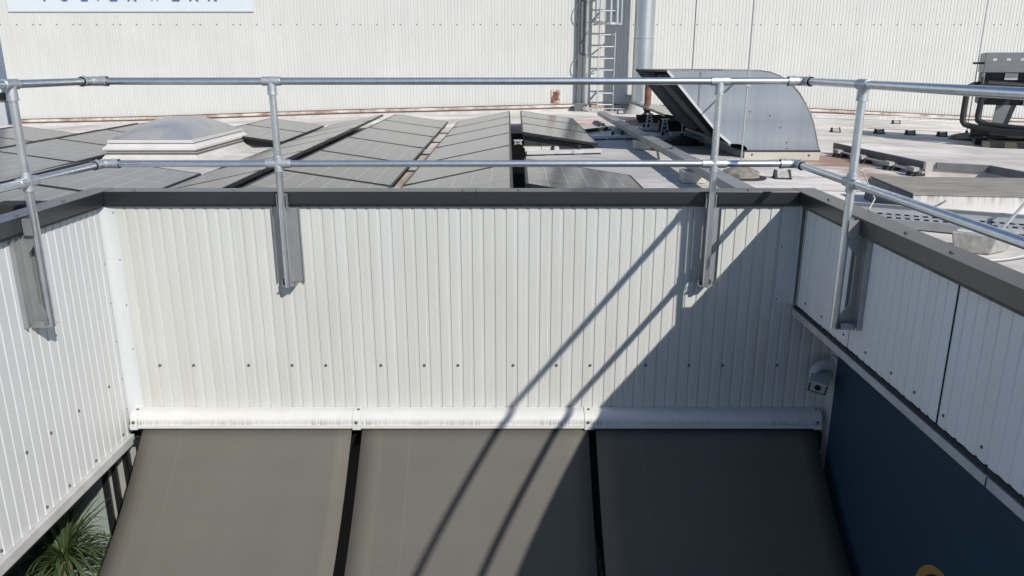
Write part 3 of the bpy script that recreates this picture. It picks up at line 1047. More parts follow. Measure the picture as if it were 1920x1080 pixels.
# blue-grey building past the left end of the hall wall
bb = thing('grey_building', (-18, 24, 0), 'shaded blue grey building beyond the left end of the hall wall', 'building')
MB().box(-30, 23, 0, -12.9, 30, 9.5).build('wall', M['bluegrey'], bb)
MB().box(-30, 22.9, 5.0, -12.95, 22.995, 5.22).build('window_band', M['glassd'], bb)
MB().box(-30, 22.6, 4.2, -12.95, 22.99, 4.95).build('parapet', M['flash'], bb)

# sign
sg = thing('wall_sign', (-9.46, YB - 0.05, 7.26), 'white sign board with blue lettering high on the hall wall', 'sign')
MB().box(-12.506, YB - 0.035, 7.26, -6.417, YB - 0.006, 9.4).build('board', M['sign'], sg)
def letter(ch, xc, wdt, z0, capH=0.30):
    cu = bpy.data.curves.new('letter', 'FONT')
    cu.body = ch
    cu.size = 1.0
    cu.extrude = 0.01
    o = bpy.data.objects.new('letter', cu)
    COL.objects.link(o)
    bpy.context.view_layer.update()
    dg = bpy.context.evaluated_depsgraph_get()
    me = bpy.data.meshes.new_from_object(o.evaluated_get(dg))
    bpy.data.objects.remove(o)
    xs_ = [v.co.x for v in me.vertices]
    ys_ = [v.co.y for v in me.vertices]
    w_, h_ = max(xs_) - min(xs_), max(ys_) - min(ys_)
    mx, my = (max(xs_) + min(xs_)) / 2, min(ys_)
    for v in me.vertices:
        X = (v.co.x - mx) / w_ * wdt
        Z = (v.co.y - my) / h_ * capH
        Y = -v.co.z
        v.co = (X, Y, Z)
    me.materials.clear()
    me.materials.append(M['ink'])
    n = bpy.data.objects.new('letter', me)
    COL.objects.link(n)
    n.parent = sg
    n.location = Vector((xc, YB - 0.045, z0)) - wloc(sg)
for ch, x0, x1 in (('P', -11.58, -11.40), ('U', -11.17, -10.95), ('L', -10.65, -10.49), ('V', -10.34, -10.12), ('E', -9.94, -9.76),
                   ('R', -9.50, -9.28), ('W', -8.98, -8.68), ('E', -8.40, -8.22), ('R', -7.97, -7.75), ('K', -7.51, -7.29)):
    letter(ch, (x0 + x1) / 2, x1 - x0, 7.505)

# rusty plate on the hall wall
rb = thing('vent_plate', (1.117, YB, 5.05), 'small rust-stained plate low on the hall wall left of the ladder', 'vent')
MB().box(1.006, YB - 0.030, 5.06, 1.229, YB - 0.001, 5.385).build('plate', M['rustbox'], rb, bevel=0.006)
MB().box(1.045, YB - 0.036, 5.12, 1.19, YB - 0.0305, 5.33).build('rust_patch', M['rustpipe'], rb)

# ================================================================ LADDER, SHADE STRIP, FLUE
ld = thing('roof_ladder', (2.35, 20.05, 4.84), 'galvanised cage ladder fixed to the hall wall beside the flue', 'ladder')
for x in (2.16, 2.56):
    MB().box(x - 0.012, 20.00, 4.85, x + 0.012, 20.065, 11.8).build('stile', M['ladder'], ld)
for k in range(25):
    z = 5.02 + 0.28 * k
    MB().tube([(2.16, 20.03, z), (2.56, 20.03, z)], 0.016, 8).build('rung', M['ladder'], ld)
for z in (6.94, 8.2, 9.4):
    pts = []
    for k in range(13):
        a = PI + k / 12 * PI
        pts.append((2.36 + 0.34 * math.cos(a), 20.0 + 0.62 * math.sin(a), z))
    pts = [(2.03, 20.03, z)] + pts + [(2.69, 20.03, z)]
    h = MB()
    for a, b in zip(pts, pts[1:]):
        h.beam(a, b, 0.008, 0.05)
    h.build('cage_hoop', M['ladder'], ld)
for k in (1, 4, 6, 8, 11):
    a = PI + k / 12 * PI
    p = (2.36 + 0.33 * math.cos(a), 20.0 + 0.61 * math.sin(a))
    MB().box(p[0] - 0.018, p[1] - 0.004, 6.92, p[0] + 0.018, p[1] + 0.004, 11.5).build('cage_bar', M['ladder'], ld)
for z in (5.3, 7.2, 9.0):
    MB().box(2.145, 20.06, z, 2.175, YB, z + 0.05).box(2.545, 20.06, z, 2.575, YB, z + 0.05).build('wall_tie', M['ladder'], ld)

tk = thing('shade_strip_with_cables', (1.76, 20.2, 4.85), 'grey strip standing in for a vertical shadow, with cables, left of the ladder on the hall wall', 'shade_strip')
MB().box(1.645, 20.17, 4.95, 1.840, YB - 0.002, 11.8).build('duct', M['shade_strip'], tk, bevel=0.006)  # grey strip put where a shadow lies on the wall
MB().tube([(1.865, 20.22, 5.0), (1.865, 20.22, 11.8)], 0.016, 8).build('conduit', M['ladder'], tk, smooth=True)
for z in (5.75, 7.0, 8.2):
    MB().tube([(1.66, 20.2, z), (1.58, 20.18, z + 0.12), (1.57, 20.17, z + 0.25), (1.60, 20.18, z + 0.38), (1.66, 20.2, z + 0.46)], 0.012, 6).build('cable_loop', M['cable'], tk, smooth=True)
    MB().tube([(1.86, 20.2, z), (1.95, 20.2, z + 0.02), (2.06, 20.21, z + 0.10), (2.16, 20.2, z + 0.12)], 0.012, 6).build('cable_loop', M['cable'], tk, smooth=True)
MB().box(1.58, 20.02, 4.86, 1.86, 20.16, 5.06).build('foot_box', M['shade_strip'], tk, bevel=0.01)

fl = thing('flue_pipe', (3.19, 19.55, 4.8), 'shiny stainless flue pipe standing against the hall wall', 'pipe')
MB().tube([(3.19, 19.55, 5.12), (3.19, 19.55, 6.585)], 0.245, 32).build('flue_section', M['flue'], fl, smooth=True)
MB().tube([(3.19, 19.55, 6.592), (3.19, 19.55, 12.0)], 0.240, 32).build('flue_section', M['flue'], fl, smooth=True)
MB().tube([(3.19, 19.55, 6.580), (3.19, 19.55, 6.597)], 0.243, 32).build('joint_band', M['chill'], fl, smooth=True)
MB().lathe([(0.42, 0.0), (0.40, 0.10), (0.33, 0.16), (0.275, 0.34)], (3.19, 19.55, 4.78), 28).build('base_collar', M['upstand'], fl, smooth=True)
MB().box(2.90, 19.60, 5.22, 3.44, 20.28, 5.26).build('wall_clamp', M['chill'], fl)

# rusty pipe between hood and flue
rp = thing('rusty_pipe', (3.02, 17.6, 4.82), 'short rust-brown vent pipe in front of the flue', 'pipe')
MB().tube([(3.02, 17.6, 4.95), (3.02, 17.6, 5.62)], 0.075, 16).build('pipe', M['rustpipe'], rp, smooth=True)
MB().tube([(3.02, 17.6, 5.02), (3.02, 17.6, 5.09)], 0.10, 16).build('collar', M['rustpipe'], rp, smooth=True)
MB().lathe([(0.20, 0.0), (0.18, 0.05), (0.09, 0.14)], (3.02, 17.6, 4.82), 18).build('base', M['cream'], rp, smooth=True)

# ================================================================ SOLAR PANELS
PW, PL_ = 1.085, 1.70
def make_panel():
    t = thing('solar_panel', (0, 0, 0), 'solar panel', 'solar panel', 'solar panels on the roof')
    MB().box(-PW / 2 + 0.022, -PL_ / 2 + 0.022, 0.004, PW / 2 - 0.022, PL_ / 2 - 0.022, 0.0345).build('glass', M['pvglass'], t)
    f = MB()
    f.box(-PW / 2, -PL_ / 2, 0, -PW / 2 + 0.022, PL_ / 2, 0.036)
    f.box(PW / 2 - 0.022, -PL_ / 2, 0, PW / 2, PL_ / 2, 0.036)
    f.box(-PW / 2 + 0.022, -PL_ / 2, 0, PW / 2 - 0.022, -PL_ / 2 + 0.022, 0.036)
    f.box(-PW / 2 + 0.022, PL_ / 2 - 0.022, 0, PW / 2 - 0.022, PL_ / 2, 0.036)
    f.box(-PW / 2 + 0.03, -PL_ / 2 - 0.012, 0.002, -PW / 2 + 0.10, -PL_ / 2, 0.040)
    f.box(PW / 2 - 0.10, -PL_ / 2 - 0.012, 0.002, PW / 2 - 0.03, -PL_ / 2, 0.040)
    f.build('frame', M['pvframe'], t)
    return t

PROTO = make_panel()
USED = [False]
def flare(x, y):
    return x * (1 + 0.0095 * (y - 10))
def panel(xa, ha, xb, hb, yc, label):
    """edge a (x, height above roof) to edge b, both at Y = 10 before the flare; yc = panel centre"""
    if USED[0]:
        o = dup(PROTO)
    else:
        o = PROTO
        USED[0] = True
    Xa, Xb = flare(xa, yc), flare(xb, yc)
    xm = (Xa + Xb) / 2
    za, zb = roof_z(Xa) + ha, roof_z(Xb) + hb
    tilt = math.atan2(zb - za, Xb - Xa)
    yaw = -math.atan(0.0095 * (xa + xb) / 2)
    o.matrix_world = Matrix.Translation((xm, yc, (za + zb) / 2 - 0.03)) @ Matrix.Rotation(yaw, 4, 'Z') @ Matrix.Rotation(-tilt, 4, 'Y')
    o['label'] = label
    return o

LO, HI = 0.085, 0.275
STEP = 1.745
ORD = ['first', 'second', 'third', 'fourth', 'fifth', 'sixth', 'seventh']
def column(xa, ha, xb, hb, ys_, where):
    n = len(ys_)
    for i_, y in enumerate(sorted(ys_)):
        if n == 1:
            lab = 'solar panel %s' % where
        elif i_ == 0:
            lab = 'nearest solar panel of the row %s' % where
        elif i_ == n - 1:
            lab = 'farthest solar panel of the row %s' % where
        else:
            lab = '%s solar panel from the front in the row %s' % (ORD[i_], where)
        panel(xa, ha, xb, hb, y, lab)
E_ = 16.15 - STEP / 2
full = [E_ - STEP * k for k in range(6)]
column(-1.075, LO, -0.005, HI, full, 'right of the bare roof strip')
column(-2.285, HI, -1.215, LO, full, 'left of the bare roof strip')
column(-3.53, LO, -2.46, HI, full, 'just right of the skylight, tipped away')
column(0.135, HI, 1.195, LO, [E_ - STEP * k for k in range(3)], 'above the pale ballast blocks')
column(0.135, HI, 1.195, LO, [7.78 - STEP / 2], 'alone behind the coping, mirroring dark bands')
column(-4.67, HI, -3.60, LO, [16.0 - STEP / 2, 16.0 - STEP * 1.5], 'beyond the skylight')
column(-4.67, HI, -3.60, LO, [8.80 - STEP * (k + 0.5) for k in range(4)], 'before the skylight by the left coping')
column(-5.90, LO, -4.83, HI, [8.80 - STEP * (k + 0.5) for k in range(3)], 'tipped away before the skylight')
column(-6.92, HI, -5.86, LO, [15.6 - STEP * (k + 0.5) for k in range(6)], 'left of the skylight')
column(-8.10, LO, -7.03, HI, [15.6 - STEP * (k + 0.5) for k in range(4)], 'second left of the skylight')
column(-9.25, HI, -8.19, LO, [15.6 - STEP * (k + 0.5) for k in range(4)], 'third left of the skylight')
column(-10.4, LO, -9.35, HI, [15.6 - STEP * (k + 0.5) for k in range(3)], 'at the far left edge, tipped away')
# raised row seen from the side beyond the cable duct, partly behind the hood
column(2.40, 0.38, 3.44, 0.24, [17.9 - STEP * (k + 0.5) for k in range(3)], 'on white trestles beside the curved hood')

rg = MB()  # black strip stands in for the deep shade in the ridge gap
for y0_, y1_ in ((5.75, 7.7), (7.72, 9.4), (9.42, 11.1), (11.12, 12.7)):
    xa_, xb_ = flare(-0.02, (y0_ + y1_) / 2), flare(0.17, (y0_ + y1_) / 2)
    rg.box(xa_, y0_, roof_z(0) + 0.10, xb_, y1_, roof_z(0) + 0.115)
o = rg.build('ridge_shade_strip', mat('ridge_shade_black', (0.004, 0.004, 0.004), 1.0, spec=0.05))
tag(o, 'black strip for the shade in the ridge gap left of the panel standing alone', 'ridge_shade', 'black strips for the ridge shade of the solar array')
def ridge_shade(xa0, xb0, spans, lab):  # same black stand-in for shade in the other ridge gaps
    mb = MB()
    for y0_, y1_ in spans:
        ym = (y0_ + y1_) / 2
        xa_, xb_ = flare(xa0, ym), flare(xb0, ym)
        z_ = roof_z((xa_ + xb_) / 2) + 0.13
        mb.box(xa_, y0_, z_, xb_, y1_, z_ + 0.015)
    o = mb.build('ridge_shade_strip', bpy.data.materials['ridge_shade_black'])
    tag(o, lab, 'ridge_shade', 'black strips for the ridge shade of the solar array')
ridge_shade(-2.49, -2.26, [(5.75 + 1.73 * k, 5.75 + 1.73 * (k + 1)) for k in range(6)], 'black strip for the shade in the ridge gap right of the skylight')
ridge_shade(-4.86, -4.64, [(3.6 + 1.73 * k, 3.6 + 1.73 * (k + 1)) for k in range(3)], 'black strip for the shade in the ridge gap in front of the skylight')

# ballast, base rails and trestles of the array
def rail(x0, x1, y, label, z=0.0):
    xm = (x0 + x1) / 2
    t = thing('mounting_rail', (xm, y, roof_z(xm)), label, 'rail', 'aluminium rails of the solar array')
    n_ = 4
    mb = MB()
    for k in range(n_):
        a, b = x0 + (x1 - x0) * k / n_, x0 + (x1 - x0) * (k + 1) / n_
        mb.beam((a, y, roof_z(a) + 0.045 + z), (b, y, roof_z(b) + 0.045 + z), 0.085, 0.05)
    mb.build('profile', M['alu'], t)
    for x_ in (x0 + 0.13, xm, x1 - 0.13):
        MB().box(x_ - 0.12, y - 0.05, roof_z(x_) + 0.002, x_ + 0.12, y + 0.05, roof_z(x_) + 0.019).build('rubber_pad', M['rubber'], t)
    for x_ in (x0 + 0.35, x1 - 0.3):
        MB().lathe([(0.022, 0), (0.022, 0.05), (0.012, 0.06)], (x_, y, roof_z(x_) + 0.07 + z), 10).build('knob', M['rubber'], t)

for k, nm in enumerate(('nearest', 'second', 'third', 'fourth', 'farthest')):
    yj = E_ - STEP * (4.5 - k)
    rail(flare(-2.20, yj), flare(-0.08, yj), yj, 'aluminium rail crossing the bare roof strip between panels, %s of five' % nm)
rail(0.20, 1.20, 10.45, 'bright aluminium rail under the near edge of the panels with ballast blocks')
rail(1.25, 2.05, 12.42, 'short aluminium rail ending at the cable duct, nearer one')
rail(1.22, 1.95, 14.15, 'short aluminium rail ending at the cable duct, farther one')
rail(2.05, 3.45, 12.45, 'long aluminium rail with ballast blocks beside the curved hood')
rail(2.02, 2.75, 14.1, 'aluminium rail on the roof in front of the white trestles')
def strip(x0, x1, y, label):
    t = MB().box(x0, y - 0.05, roof_z(x0) + 0.01, x1, y + 0.05, roof_z(x0) + 0.06).build('primed_strip', M['pink'])
    tag(t, label, 'strip')
strip(1.24, 1.74, 15.9, 'pinkish strip lying on the roof left of the cable duct')
strip(2.08, 2.55, 15.9, 'pinkish strip lying on the roof right of the cable duct')

def ballast(x, y, label, n_=2):
    t = thing('ballast_block', (x, y, roof_z(x)), label, 'block', 'ballast blocks of the solar array')
    for k in range(n_):
        MB().box(x + k * 0.245, y - 0.09, roof_z(x) + 0.02, x + 0.24 + k * 0.245, y + 0.07, roof_z(x) + 0.115).build('block', M['ballast'], t, bevel=0.008)
ballast(0.15, 10.55, 'pair of pale ballast blocks under the raised panel')
ballast(2.55, 12.62, 'pair of pale ballast blocks on the rail by the hood')

def trestle(x, y, h, label):
    t = thing('panel_trestle', (x, y, roof_z(x)), label, 'trestle', 'white panel trestles')
    z0 = roof_z(x) + 0.05
    mb = MB()
    mb.tube([(x - 0.07, y, z0), (x - 0.03, y, z0 + h)], 0.008, 6)
    mb.tube([(x + 0.08, y, z0), (x + 0.02, y, z0 + h)], 0.008, 6)
    mb.tube([(x - 0.08, y, z0 + 0.03), (x + 0.05, y, z0 + h * 0.5), (x - 0.05, y, z0 + h * 0.72), (x + 0.03, y, z0 + h * 0.9)], 0.008, 6)
    mb.tube([(x + 0.09, y, z0 + 0.02), (x - 0.06, y, z0 + h * 0.5), (x + 0.04, y, z0 + h * 0.72)], 0.008, 6)
    mb.beam((x - 0.06, y, z0 + h), (x + 0.06, y, z0 + h), 0.03, 0.02)
    mb.build('lattice', M['alu'], t)
    return t
trestle(2.47, 14.1, 0.26, 'white lattice trestle under the far panel corner')
trestle(2.44, 12.5, 0.27, 'white lattice trestle beside the ballast blocks near the hood')
trestle(0.085, 10.86, 0.12, 'white lattice trestle at the ridge of the panels with ballast blocks')
vb = MB().box(2.52, 15.9, 4.86, 3.6, 16.0, 5.02).build('black_backing', M['pvframe'])  # plain black sheet under the far raised panels
tag(vb, 'black sheet standing behind the far trestle', 'backing', 'black backing sheets under the solar panels')
vb = MB().box(2.55, 13.6, 4.86, 3.7, 13.7, 5.06).build('black_backing', M['pvframe'])  # plain black sheet under the same row, nearer the hood
tag(vb, 'long black sheet standing behind the trestle near the hood', 'backing', 'black backing sheets under the solar panels')

def opening_shade(xa, za, xb, zb, y, lab):  # black sheet added so the opening under the panels stays dark
    o = MB().hexa([(xa, y, roof_z(xa)), (xb, y, roof_z(xb)), (xb, y + 0.012, roof_z(xb)), (xa, y + 0.012, roof_z(xa))],
                  [(xa, y, za), (xb, y, zb), (xb, y + 0.012, zb), (xa, y + 0.012, za)]).build('black_backing', M['rubber'])
    tag(o, lab, 'backing', 'black backing sheets under the solar panels')
opening_shade(0.17, roof_z(0.2) + 0.215, 1.17, roof_z(1.17) + 0.04, 11.02, 'added black sheet darkening the opening under the raised row above the ballast blocks')
opening_shade(flare(-4.55, 12.6), roof_z(-4.6) + 0.20, flare(-3.56, 12.6), roof_z(-3.6) + 0.04, 12.64, 'added black sheet darkening the opening under the panels beyond the skylight')

# cable duct along the roof
cd = thing('cable_duct', (1.85, 11.5, 4.86), 'long zinc cable duct running back across the roof on blocks', 'duct')
yy = [5.7, 8.0, 10.3, 12.6, 14.6, 16.4]
for a, b in zip(yy, yy[1:]):
    MB().box(1.775, a + 0.004, 4.985, 1.935, b - 0.004, 5.060).build('duct_section', M['duct'], cd, bevel=0.004)
for y in (8.0, 10.3, 12.6, 14.6):
    MB().box(1.771, y - 0.05, 4.984, 1.939, y + 0.05, 5.0635).build('joint_plate', M['duct'], cd)
    for dx in (0.04, 0.12):
        put_screw('z', (1.775 + dx, y + 0.02, 5.0635), cd, 0.8)
for y, lab in ((7.75, 'pale block under the near part of the cable duct'), (10.9, 'pale block under the middle of the cable duct'), (13.2, 'block under the cable duct farther back')):
    t = MB().box(1.70, y - 0.11, 4.862, 1.93, y + 0.11, 4.982).build('support_block', M['ballast'], bevel=0.008)
    tag(t, lab, 'block', 'blocks under the cable duct')
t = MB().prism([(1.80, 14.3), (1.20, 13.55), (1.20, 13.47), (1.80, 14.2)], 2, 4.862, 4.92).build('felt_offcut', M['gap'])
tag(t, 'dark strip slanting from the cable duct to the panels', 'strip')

# ================================================================ SKYLIGHT
skx0, skx1, sky0, sky1 = -5.55, -4.38, 10.7, 12.75
zr = 4.70
sl = thing('dome_skylight', ((skx0 + skx1) / 2, (sky0 + sky1) / 2, zr), 'white curbed skylight with grey acrylic dome among the solar panels', 'skylight')
def ring(mb, insets):
    prev = None
    for (ins, z) in insets:
        cur = [(skx0 + ins, sky0 + ins, z), (skx1 - ins, sky0 + ins, z), (skx1 - ins, sky1 - ins, z), (skx0 + ins, sky1 - ins, z)]
        if prev:
            for k in range(4):
                mb.quad(prev[k], prev[(k + 1) % 4], cur[(k + 1) % 4], cur[k])
        prev = cur
    return prev
mb = MB()
ring(mb, [(-0.30, zr - 0.03), (-0.16, zr + 0.005), (-0.07, zr + 0.06), (-0.03, zr + 0.12), (-0.012, zr + 0.16)])
mb.build('curb', M['skycurb'], sl)
mb = MB()
ring(mb, [(-0.07, zr + 0.135), (-0.02, zr + 0.145), (-0.02, zr + 0.17)])
ring(mb, [(0.06, zr + 0.12), (-0.03, zr + 0.17), (-0.03, zr + 0.172)])
mb.build('curb_lip', mat('grey_shadow_trim', (0.30, 0.285, 0.26), 0.7), sl)
mb = MB()
t4 = ring(mb, [(0.0, zr + 0.14), (-0.055, zr + 0.175), (-0.055, zr + 0.20), (-0.005, zr + 0.245), (-0.005, zr + 0.252), (0.02, zr + 0.252), (0.02, zr + 0.262), (-0.004, zr + 0.266), (-0.004, zr + 0.300), (0.03, zr + 0.305)])
mb.quad(*t4)
mb.build('frame', M['skyframe'], sl, bevel=0.004)
dm = MB()
n = 20
v = []
for j in range(n + 1):
    for k in range(n + 1):
        s, t = k / n * 2 - 1, j / n * 2 - 1
        h = 0.25 * ((1 - abs(s) ** 2.3) * (1 - abs(t) ** 2.3)) ** 0.62
        x_ = (skx0 + skx1) / 2 + s * (skx1 - skx0) / 2 * 0.94
        y_ = (sky0 + sky1) / 2 + t * (sky1 - sky0) / 2 * 0.96
        v.append((x_, y_, zr + 0.307 + h))
f = [(j * (n + 1) + k, j * (n + 1) + k + 1, (j + 1) * (n + 1) + k + 1, (j + 1) * (n + 1) + k) for j in range(n) for k in range(n)]
dm.add(v, f)
dm.build('dome', M['dome'], sl, smooth=True)

# ================================================================ CURVED HOOD
hd = thing('air_intake_hood', (3.4, 11.2, 4.83), 'large galvanised air intake hood with a curved back and slanted open mouth', 'ventilation hood')
prof = [(1.954, 5.921), (2.60, 5.922), (3.133, 5.921), (3.26, 5.902), (3.374, 5.862), (3.47, 5.81), (3.555, 5.745), (3.66, 5.635), (3.748, 5.514), (3.825, 5.385),
        (3.885, 5.247), (3.945, 5.04), (3.985, 4.93), (3.06, 4.93), (3.045, 4.965), (3.0, 4.995), (2.938, 5.009), (2.819, 5.015), (2.651, 5.145), (2.317, 5.514)]
Y0, Y1 = 10.10, 12.70
for ya, yb in ((Y0, Y0 + 0.012), (Y1 - 0.012, Y1)):
    MB().prism(prof, 1, ya, yb).build('side_sheet', M['hood'], hd)
sk = MB()
for (x0, z0), (x1, z1) in zip(prof[:12], prof[1:13]):
    sk.hexa([(x0, Y0 - 0.004, z0 + 0.001), (x0, Y1 + 0.004, z0 + 0.001), (x1 + 0.002, Y1 + 0.004, z1 + 0.001), (x1 + 0.002, Y0 - 0.004, z1 + 0.001)],
            [(x0 + 0.008, Y0 - 0.004, z0 + 0.012), (x0 + 0.008, Y1 + 0.004, z0 + 0.012), (x1 + 0.014, Y1 + 0.004, z1 + 0.010), (x1 + 0.014, Y0 - 0.004, z1 + 0.010)])
sk.build('curved_cover', M['rustedge'], hd)
edge = MB()
mouth = [(1.954, 5.921), (2.317, 5.514), (2.651, 5.145), (2.819, 5.015)]
for (x0, z0), (x1, z1) in zip(mouth, mouth[1:]):
    edge.beam((x0 + 0.012, Y0 - 0.008, z0), (x1 + 0.012, Y0 - 0.008, z1), 0.016, 0.03)
edge.build('mouth_edge', M['alu'], hd)
ins = MB()
ins.quad((2.25, Y0 + 0.015, 5.86), (2.25, Y1 - 0.02, 5.86), (3.02, Y1 - 0.02, 5.02), (3.02, Y0 + 0.015, 5.02))
ins.build('bird_mesh', mat_stripes('dark_bird_mesh', (0.035, 0.037, 0.038), (0.015, 0.015, 0.016), 0.05, 0.018, 2, 0.7), hd)
fl_ = MB()
fl_.hexa([(2.0, Y0 + 0.013, 5.905), (3.0, Y0 + 0.013, 5.905), (3.0, Y1 - 0.013, 5.905), (2.0, Y1 - 0.013, 5.905)],
         [(2.0, Y0 + 0.013, 5.919), (3.0, Y0 + 0.013, 5.919), (3.0, Y1 - 0.013, 5.919), (2.0, Y1 - 0.013, 5.919)])
fl_.build('top_lining', M['rustedge'], hd)
for yb in (Y0 + 0.95, Y0 + 1.9):
    MB().beam((2.02, yb, 5.84), (2.80, yb, 5.03), 0.05, 0.06).build('mouth_bar', M['hoodrib'], hd)
MB().box(2.80, Y0 + 0.013, 4.985, 2.84, Y1 - 0.013, 5.02).build('sill_lip', M['hoodrib'], hd)
lw = MB()
lw.quad((2.83, Y0 + 0.013, 5.012), (2.83, Y1 - 0.013, 5.012), (3.05, Y1 - 0.013, 4.93), (3.05, Y0 + 0.013, 4.93))
lw.build('rounded_sill', M['chilldark'], hd)
MB().box(3.02, Y0 - 0.012, 4.70, 4.0, Y1, 4.912).build('curb', M['cream'], hd, bevel=0.004)
MB().box(3.01, Y0 - 0.02, 4.912, 4.005, Y1 + 0.01, 4.930).build('curb_seal', M['gap'], hd)
for x, z in ((3.12, 4.875), (3.86, 4.865)):
    put_screw('y', (x, Y0 - 0.012, z), hd, 1.3)
for x, z in ((3.05, 5.42), (3.31, 5.37), (3.46, 5.22), (3.56, 5.03), (3.57, 4.955)):
    put_screw('y', (x, Y0, z), hd, 0.9)
arm = MB()
arm.beam((2.98, Y0 - 0.02, 5.82), (3.06, Y0 - 0.02, 5.90), 0.03, 0.03)
arm.tube([(2.86, Y0 - 0.06, 5.78), (2.92, Y0 - 0.14, 5.84), (3.04, Y0 - 0.20, 5.84)], 0.012, 8)
# stays
for nm in ('a',):
    MB().box(2.375, Y0 - 0.006, 5.46, 2.395, Y0 - 0.001, 5.91).build('stiffener', M['hoodrib'], hd)

# ================================================================ LIGHTNING RODS
def conductor_base(name, x, y, label, h, r=0.20, m='darkconc', lean=0.0):
    z = roof_z(x)
    t = thing(name, (x, y, z), label, 'lightning rod')
    ph = random.uniform(0, 6)
    MB().lathe([(r * 1.25, 0.002), (r * 1.22, 0.012), (r * 1.05, 0.016)], (x + 0.02, y, z), 24).build('rubber_mat', M['rubber'], t)
    MB().lathe([(r, 0.016), (r * 0.98, 0.06), (r * 0.90, 0.075), (r * 0.45, 0.11), (0.03, 0.125)], (x, y, z), 10,
               wob=lambda a, i_: 0.03 * math.sin(3 * a + ph)).build('base', M[m], t)
    MB().tube([(x, y, z + 0.10), (x, y, z + 0.16)], 0.025, 10).build('socket', M['rubber'], t)
    if h:
        MB().tube([(x, y, z + 0.12), (x + lean, y, z + h)], 0.0085, 8).build('rod', M['rod'], t, smooth=True)
    return t
t = conductor_base('lightning_rod', 2.42, 8.18, 'thin lightning rod on a weathered concrete base in front of the hood', 4.5, 0.205)
MB().tube([(2.425, 8.18, 5.80), (2.62, 8.6, 5.83), (2.84, 10.06, 5.80)], 0.012, 8).build('stay_arm', M['hoodrib'], t)
MB().box(2.40, 8.155, 5.785, 2.445, 8.205, 5.825).build('clamp', M['galvd'], t)
conductor_base('lightning_rod', 2.574, 11.85, 'black rod base standing in the shade under the hood mouth', 0.30, 0.26, 'rubber')
conductor_base('lightning_rod', 8.25, 14.2, 'slim lightning rod beside the chiller pipes on the right', 4.6, 0.26, 'darkconc')
t = conductor_base('lightning_rod', 1.88, 20.02, 'lightning rod with pale square base below the grey shadow strip', 3.2, 0.12, 'concrete')
t = thing('lightning_rod', (2.95, 13.1, 4.83), 'thin dark lightning rod rising behind the hood', 'lightning rod')
MB().lathe([(0.2, 0.002), (0.18, 0.08), (0.05, 0.11)], (2.95, 13.1, 4.83), 16).build('base', M['darkconc'], t)
MB().tube([(2.95, 13.1, 4.9), (2.95, 13.1, 9.5)], 0.010, 8).build('rod', M['cable'], t)

# conductor holders: little black wedges with a pale top bar
def make_holder():
    t = thing('conductor_holder', (0, 0, 0), 'conductor holder', 'roof holder', 'conductor holders on the roof')
    b = MB()
    b.prism([(-0.055, 0.0), (0.055, 0.0), (0.03, 0.09), (-0.012, 0.09)], 0, -0.085, -0.06)
    b.prism([(-0.055, 0.0), (0.055, 0.0), (0.03, 0.09), (-0.012, 0.09)], 0, 0.06, 0.085)
    b.box(-0.09, -0.065, 0.0, 0.09, 0.065, 0.014)
    b.build('feet', M['rubber'], t)
    MB().prism([(-0.048, 0.014), (0.048, 0.014), (0.024, 0.078), (-0.012, 0.078)], 0, -0.0595, 0.0595).build('block', M['concrete'], t)
    return t
HP = make_holder()
spots = [(2.875, 8.20, 'conductor holder between the rod base and the coping corner'),
         (6.25, 15.13, 'leftmost conductor holder of the row before the chiller shadow'),
         (7.06, 15.05, 'second conductor holder, at the tip of the chiller shadow'),
         (7.61, 14.95, 'shaded conductor holder, third from the left of its row'),
         (8.13, 14.78, 'shaded conductor holder nearest the chiller rod base'),
         (4.22, 11.1, 'black conductor holder close behind the hood corner'),
         (6.75, 18.6, 'brick-like conductor holder near the hall wall, left one'),
         (8.95, 18.3, 'brick-like conductor holder near the hall wall, right one'),
         (2.65, 19.2, 'black conductor holder at the foot of the ladder')]
for i, (x, y, lab) in enumerate(spots):
    o = HP if i == 0 else dup(HP)
    o.location = (x, y, roof_z(x) + 0.003)
    o.rotation_euler.z = (0.05 * (i % 3) - 0.05)
    o['label'] = lab
for pts, r_, lab in (([(2.62, 8.22, 4.845), (2.875, 8.2, 4.918), (3.2, 8.25, 4.83), (4.3, 8.4, 4.798)], 0.0025, 'faint wire over the holder near the coping corner'),
                     ([(4.1, 15.3, 4.885), (6.25, 15.13, 4.83), (7.06, 15.05, 4.81), (7.61, 14.95, 4.795), (8.13, 14.78, 4.78), (8.25, 14.4, 4.80)], 0.005, 'thin pale wire over the holders before the chiller shadow'),
                     ([(4.3, 18.9, 4.87), (6.75, 18.6, 4.81), (8.95, 18.3, 4.76), (12, 17.9, 4.68)], 0.005, 'thin pale wire over the holders near the hall wall')):
    o = MB().tube(pts, r_, 6).build('conductor_wire', M['wire'])
    tag(o, lab, 'wire', 'conductor wires on the roof')

# wire mesh tray in front of the hall wall
wt = thing('wire_tray', (8.5, 19.75, 4.8), 'pale wire mesh cable tray lying along the foot of the hall wall', 'cable tray')
m1, m2 = MB(), MB()
for dy, dz in ((0, 0.02), (0.0, 0.10), (0.16, 0.02), (0.16, 0.10)):
    m1.tube([(1.9, 19.6 + dy, roof_z(1.9) + dz), (6, 19.6 + dy, roof_z(6) + dz), (14, 19.6 + dy, roof_z(14) + dz)], 0.008, 5)
x = 1.95
while x < 14:
    z = roof_z(x)
    m2.tube([(x, 19.6, z + 0.10), (x, 19.6, z + 0.02), (x, 19.76, z + 0.02), (x, 19.76, z + 0.10)], 0.006, 4)
    x += 0.13
m1.build('side_wire', M['tray'], wt)
m2.build('cross_wire', M['tray'], wt)

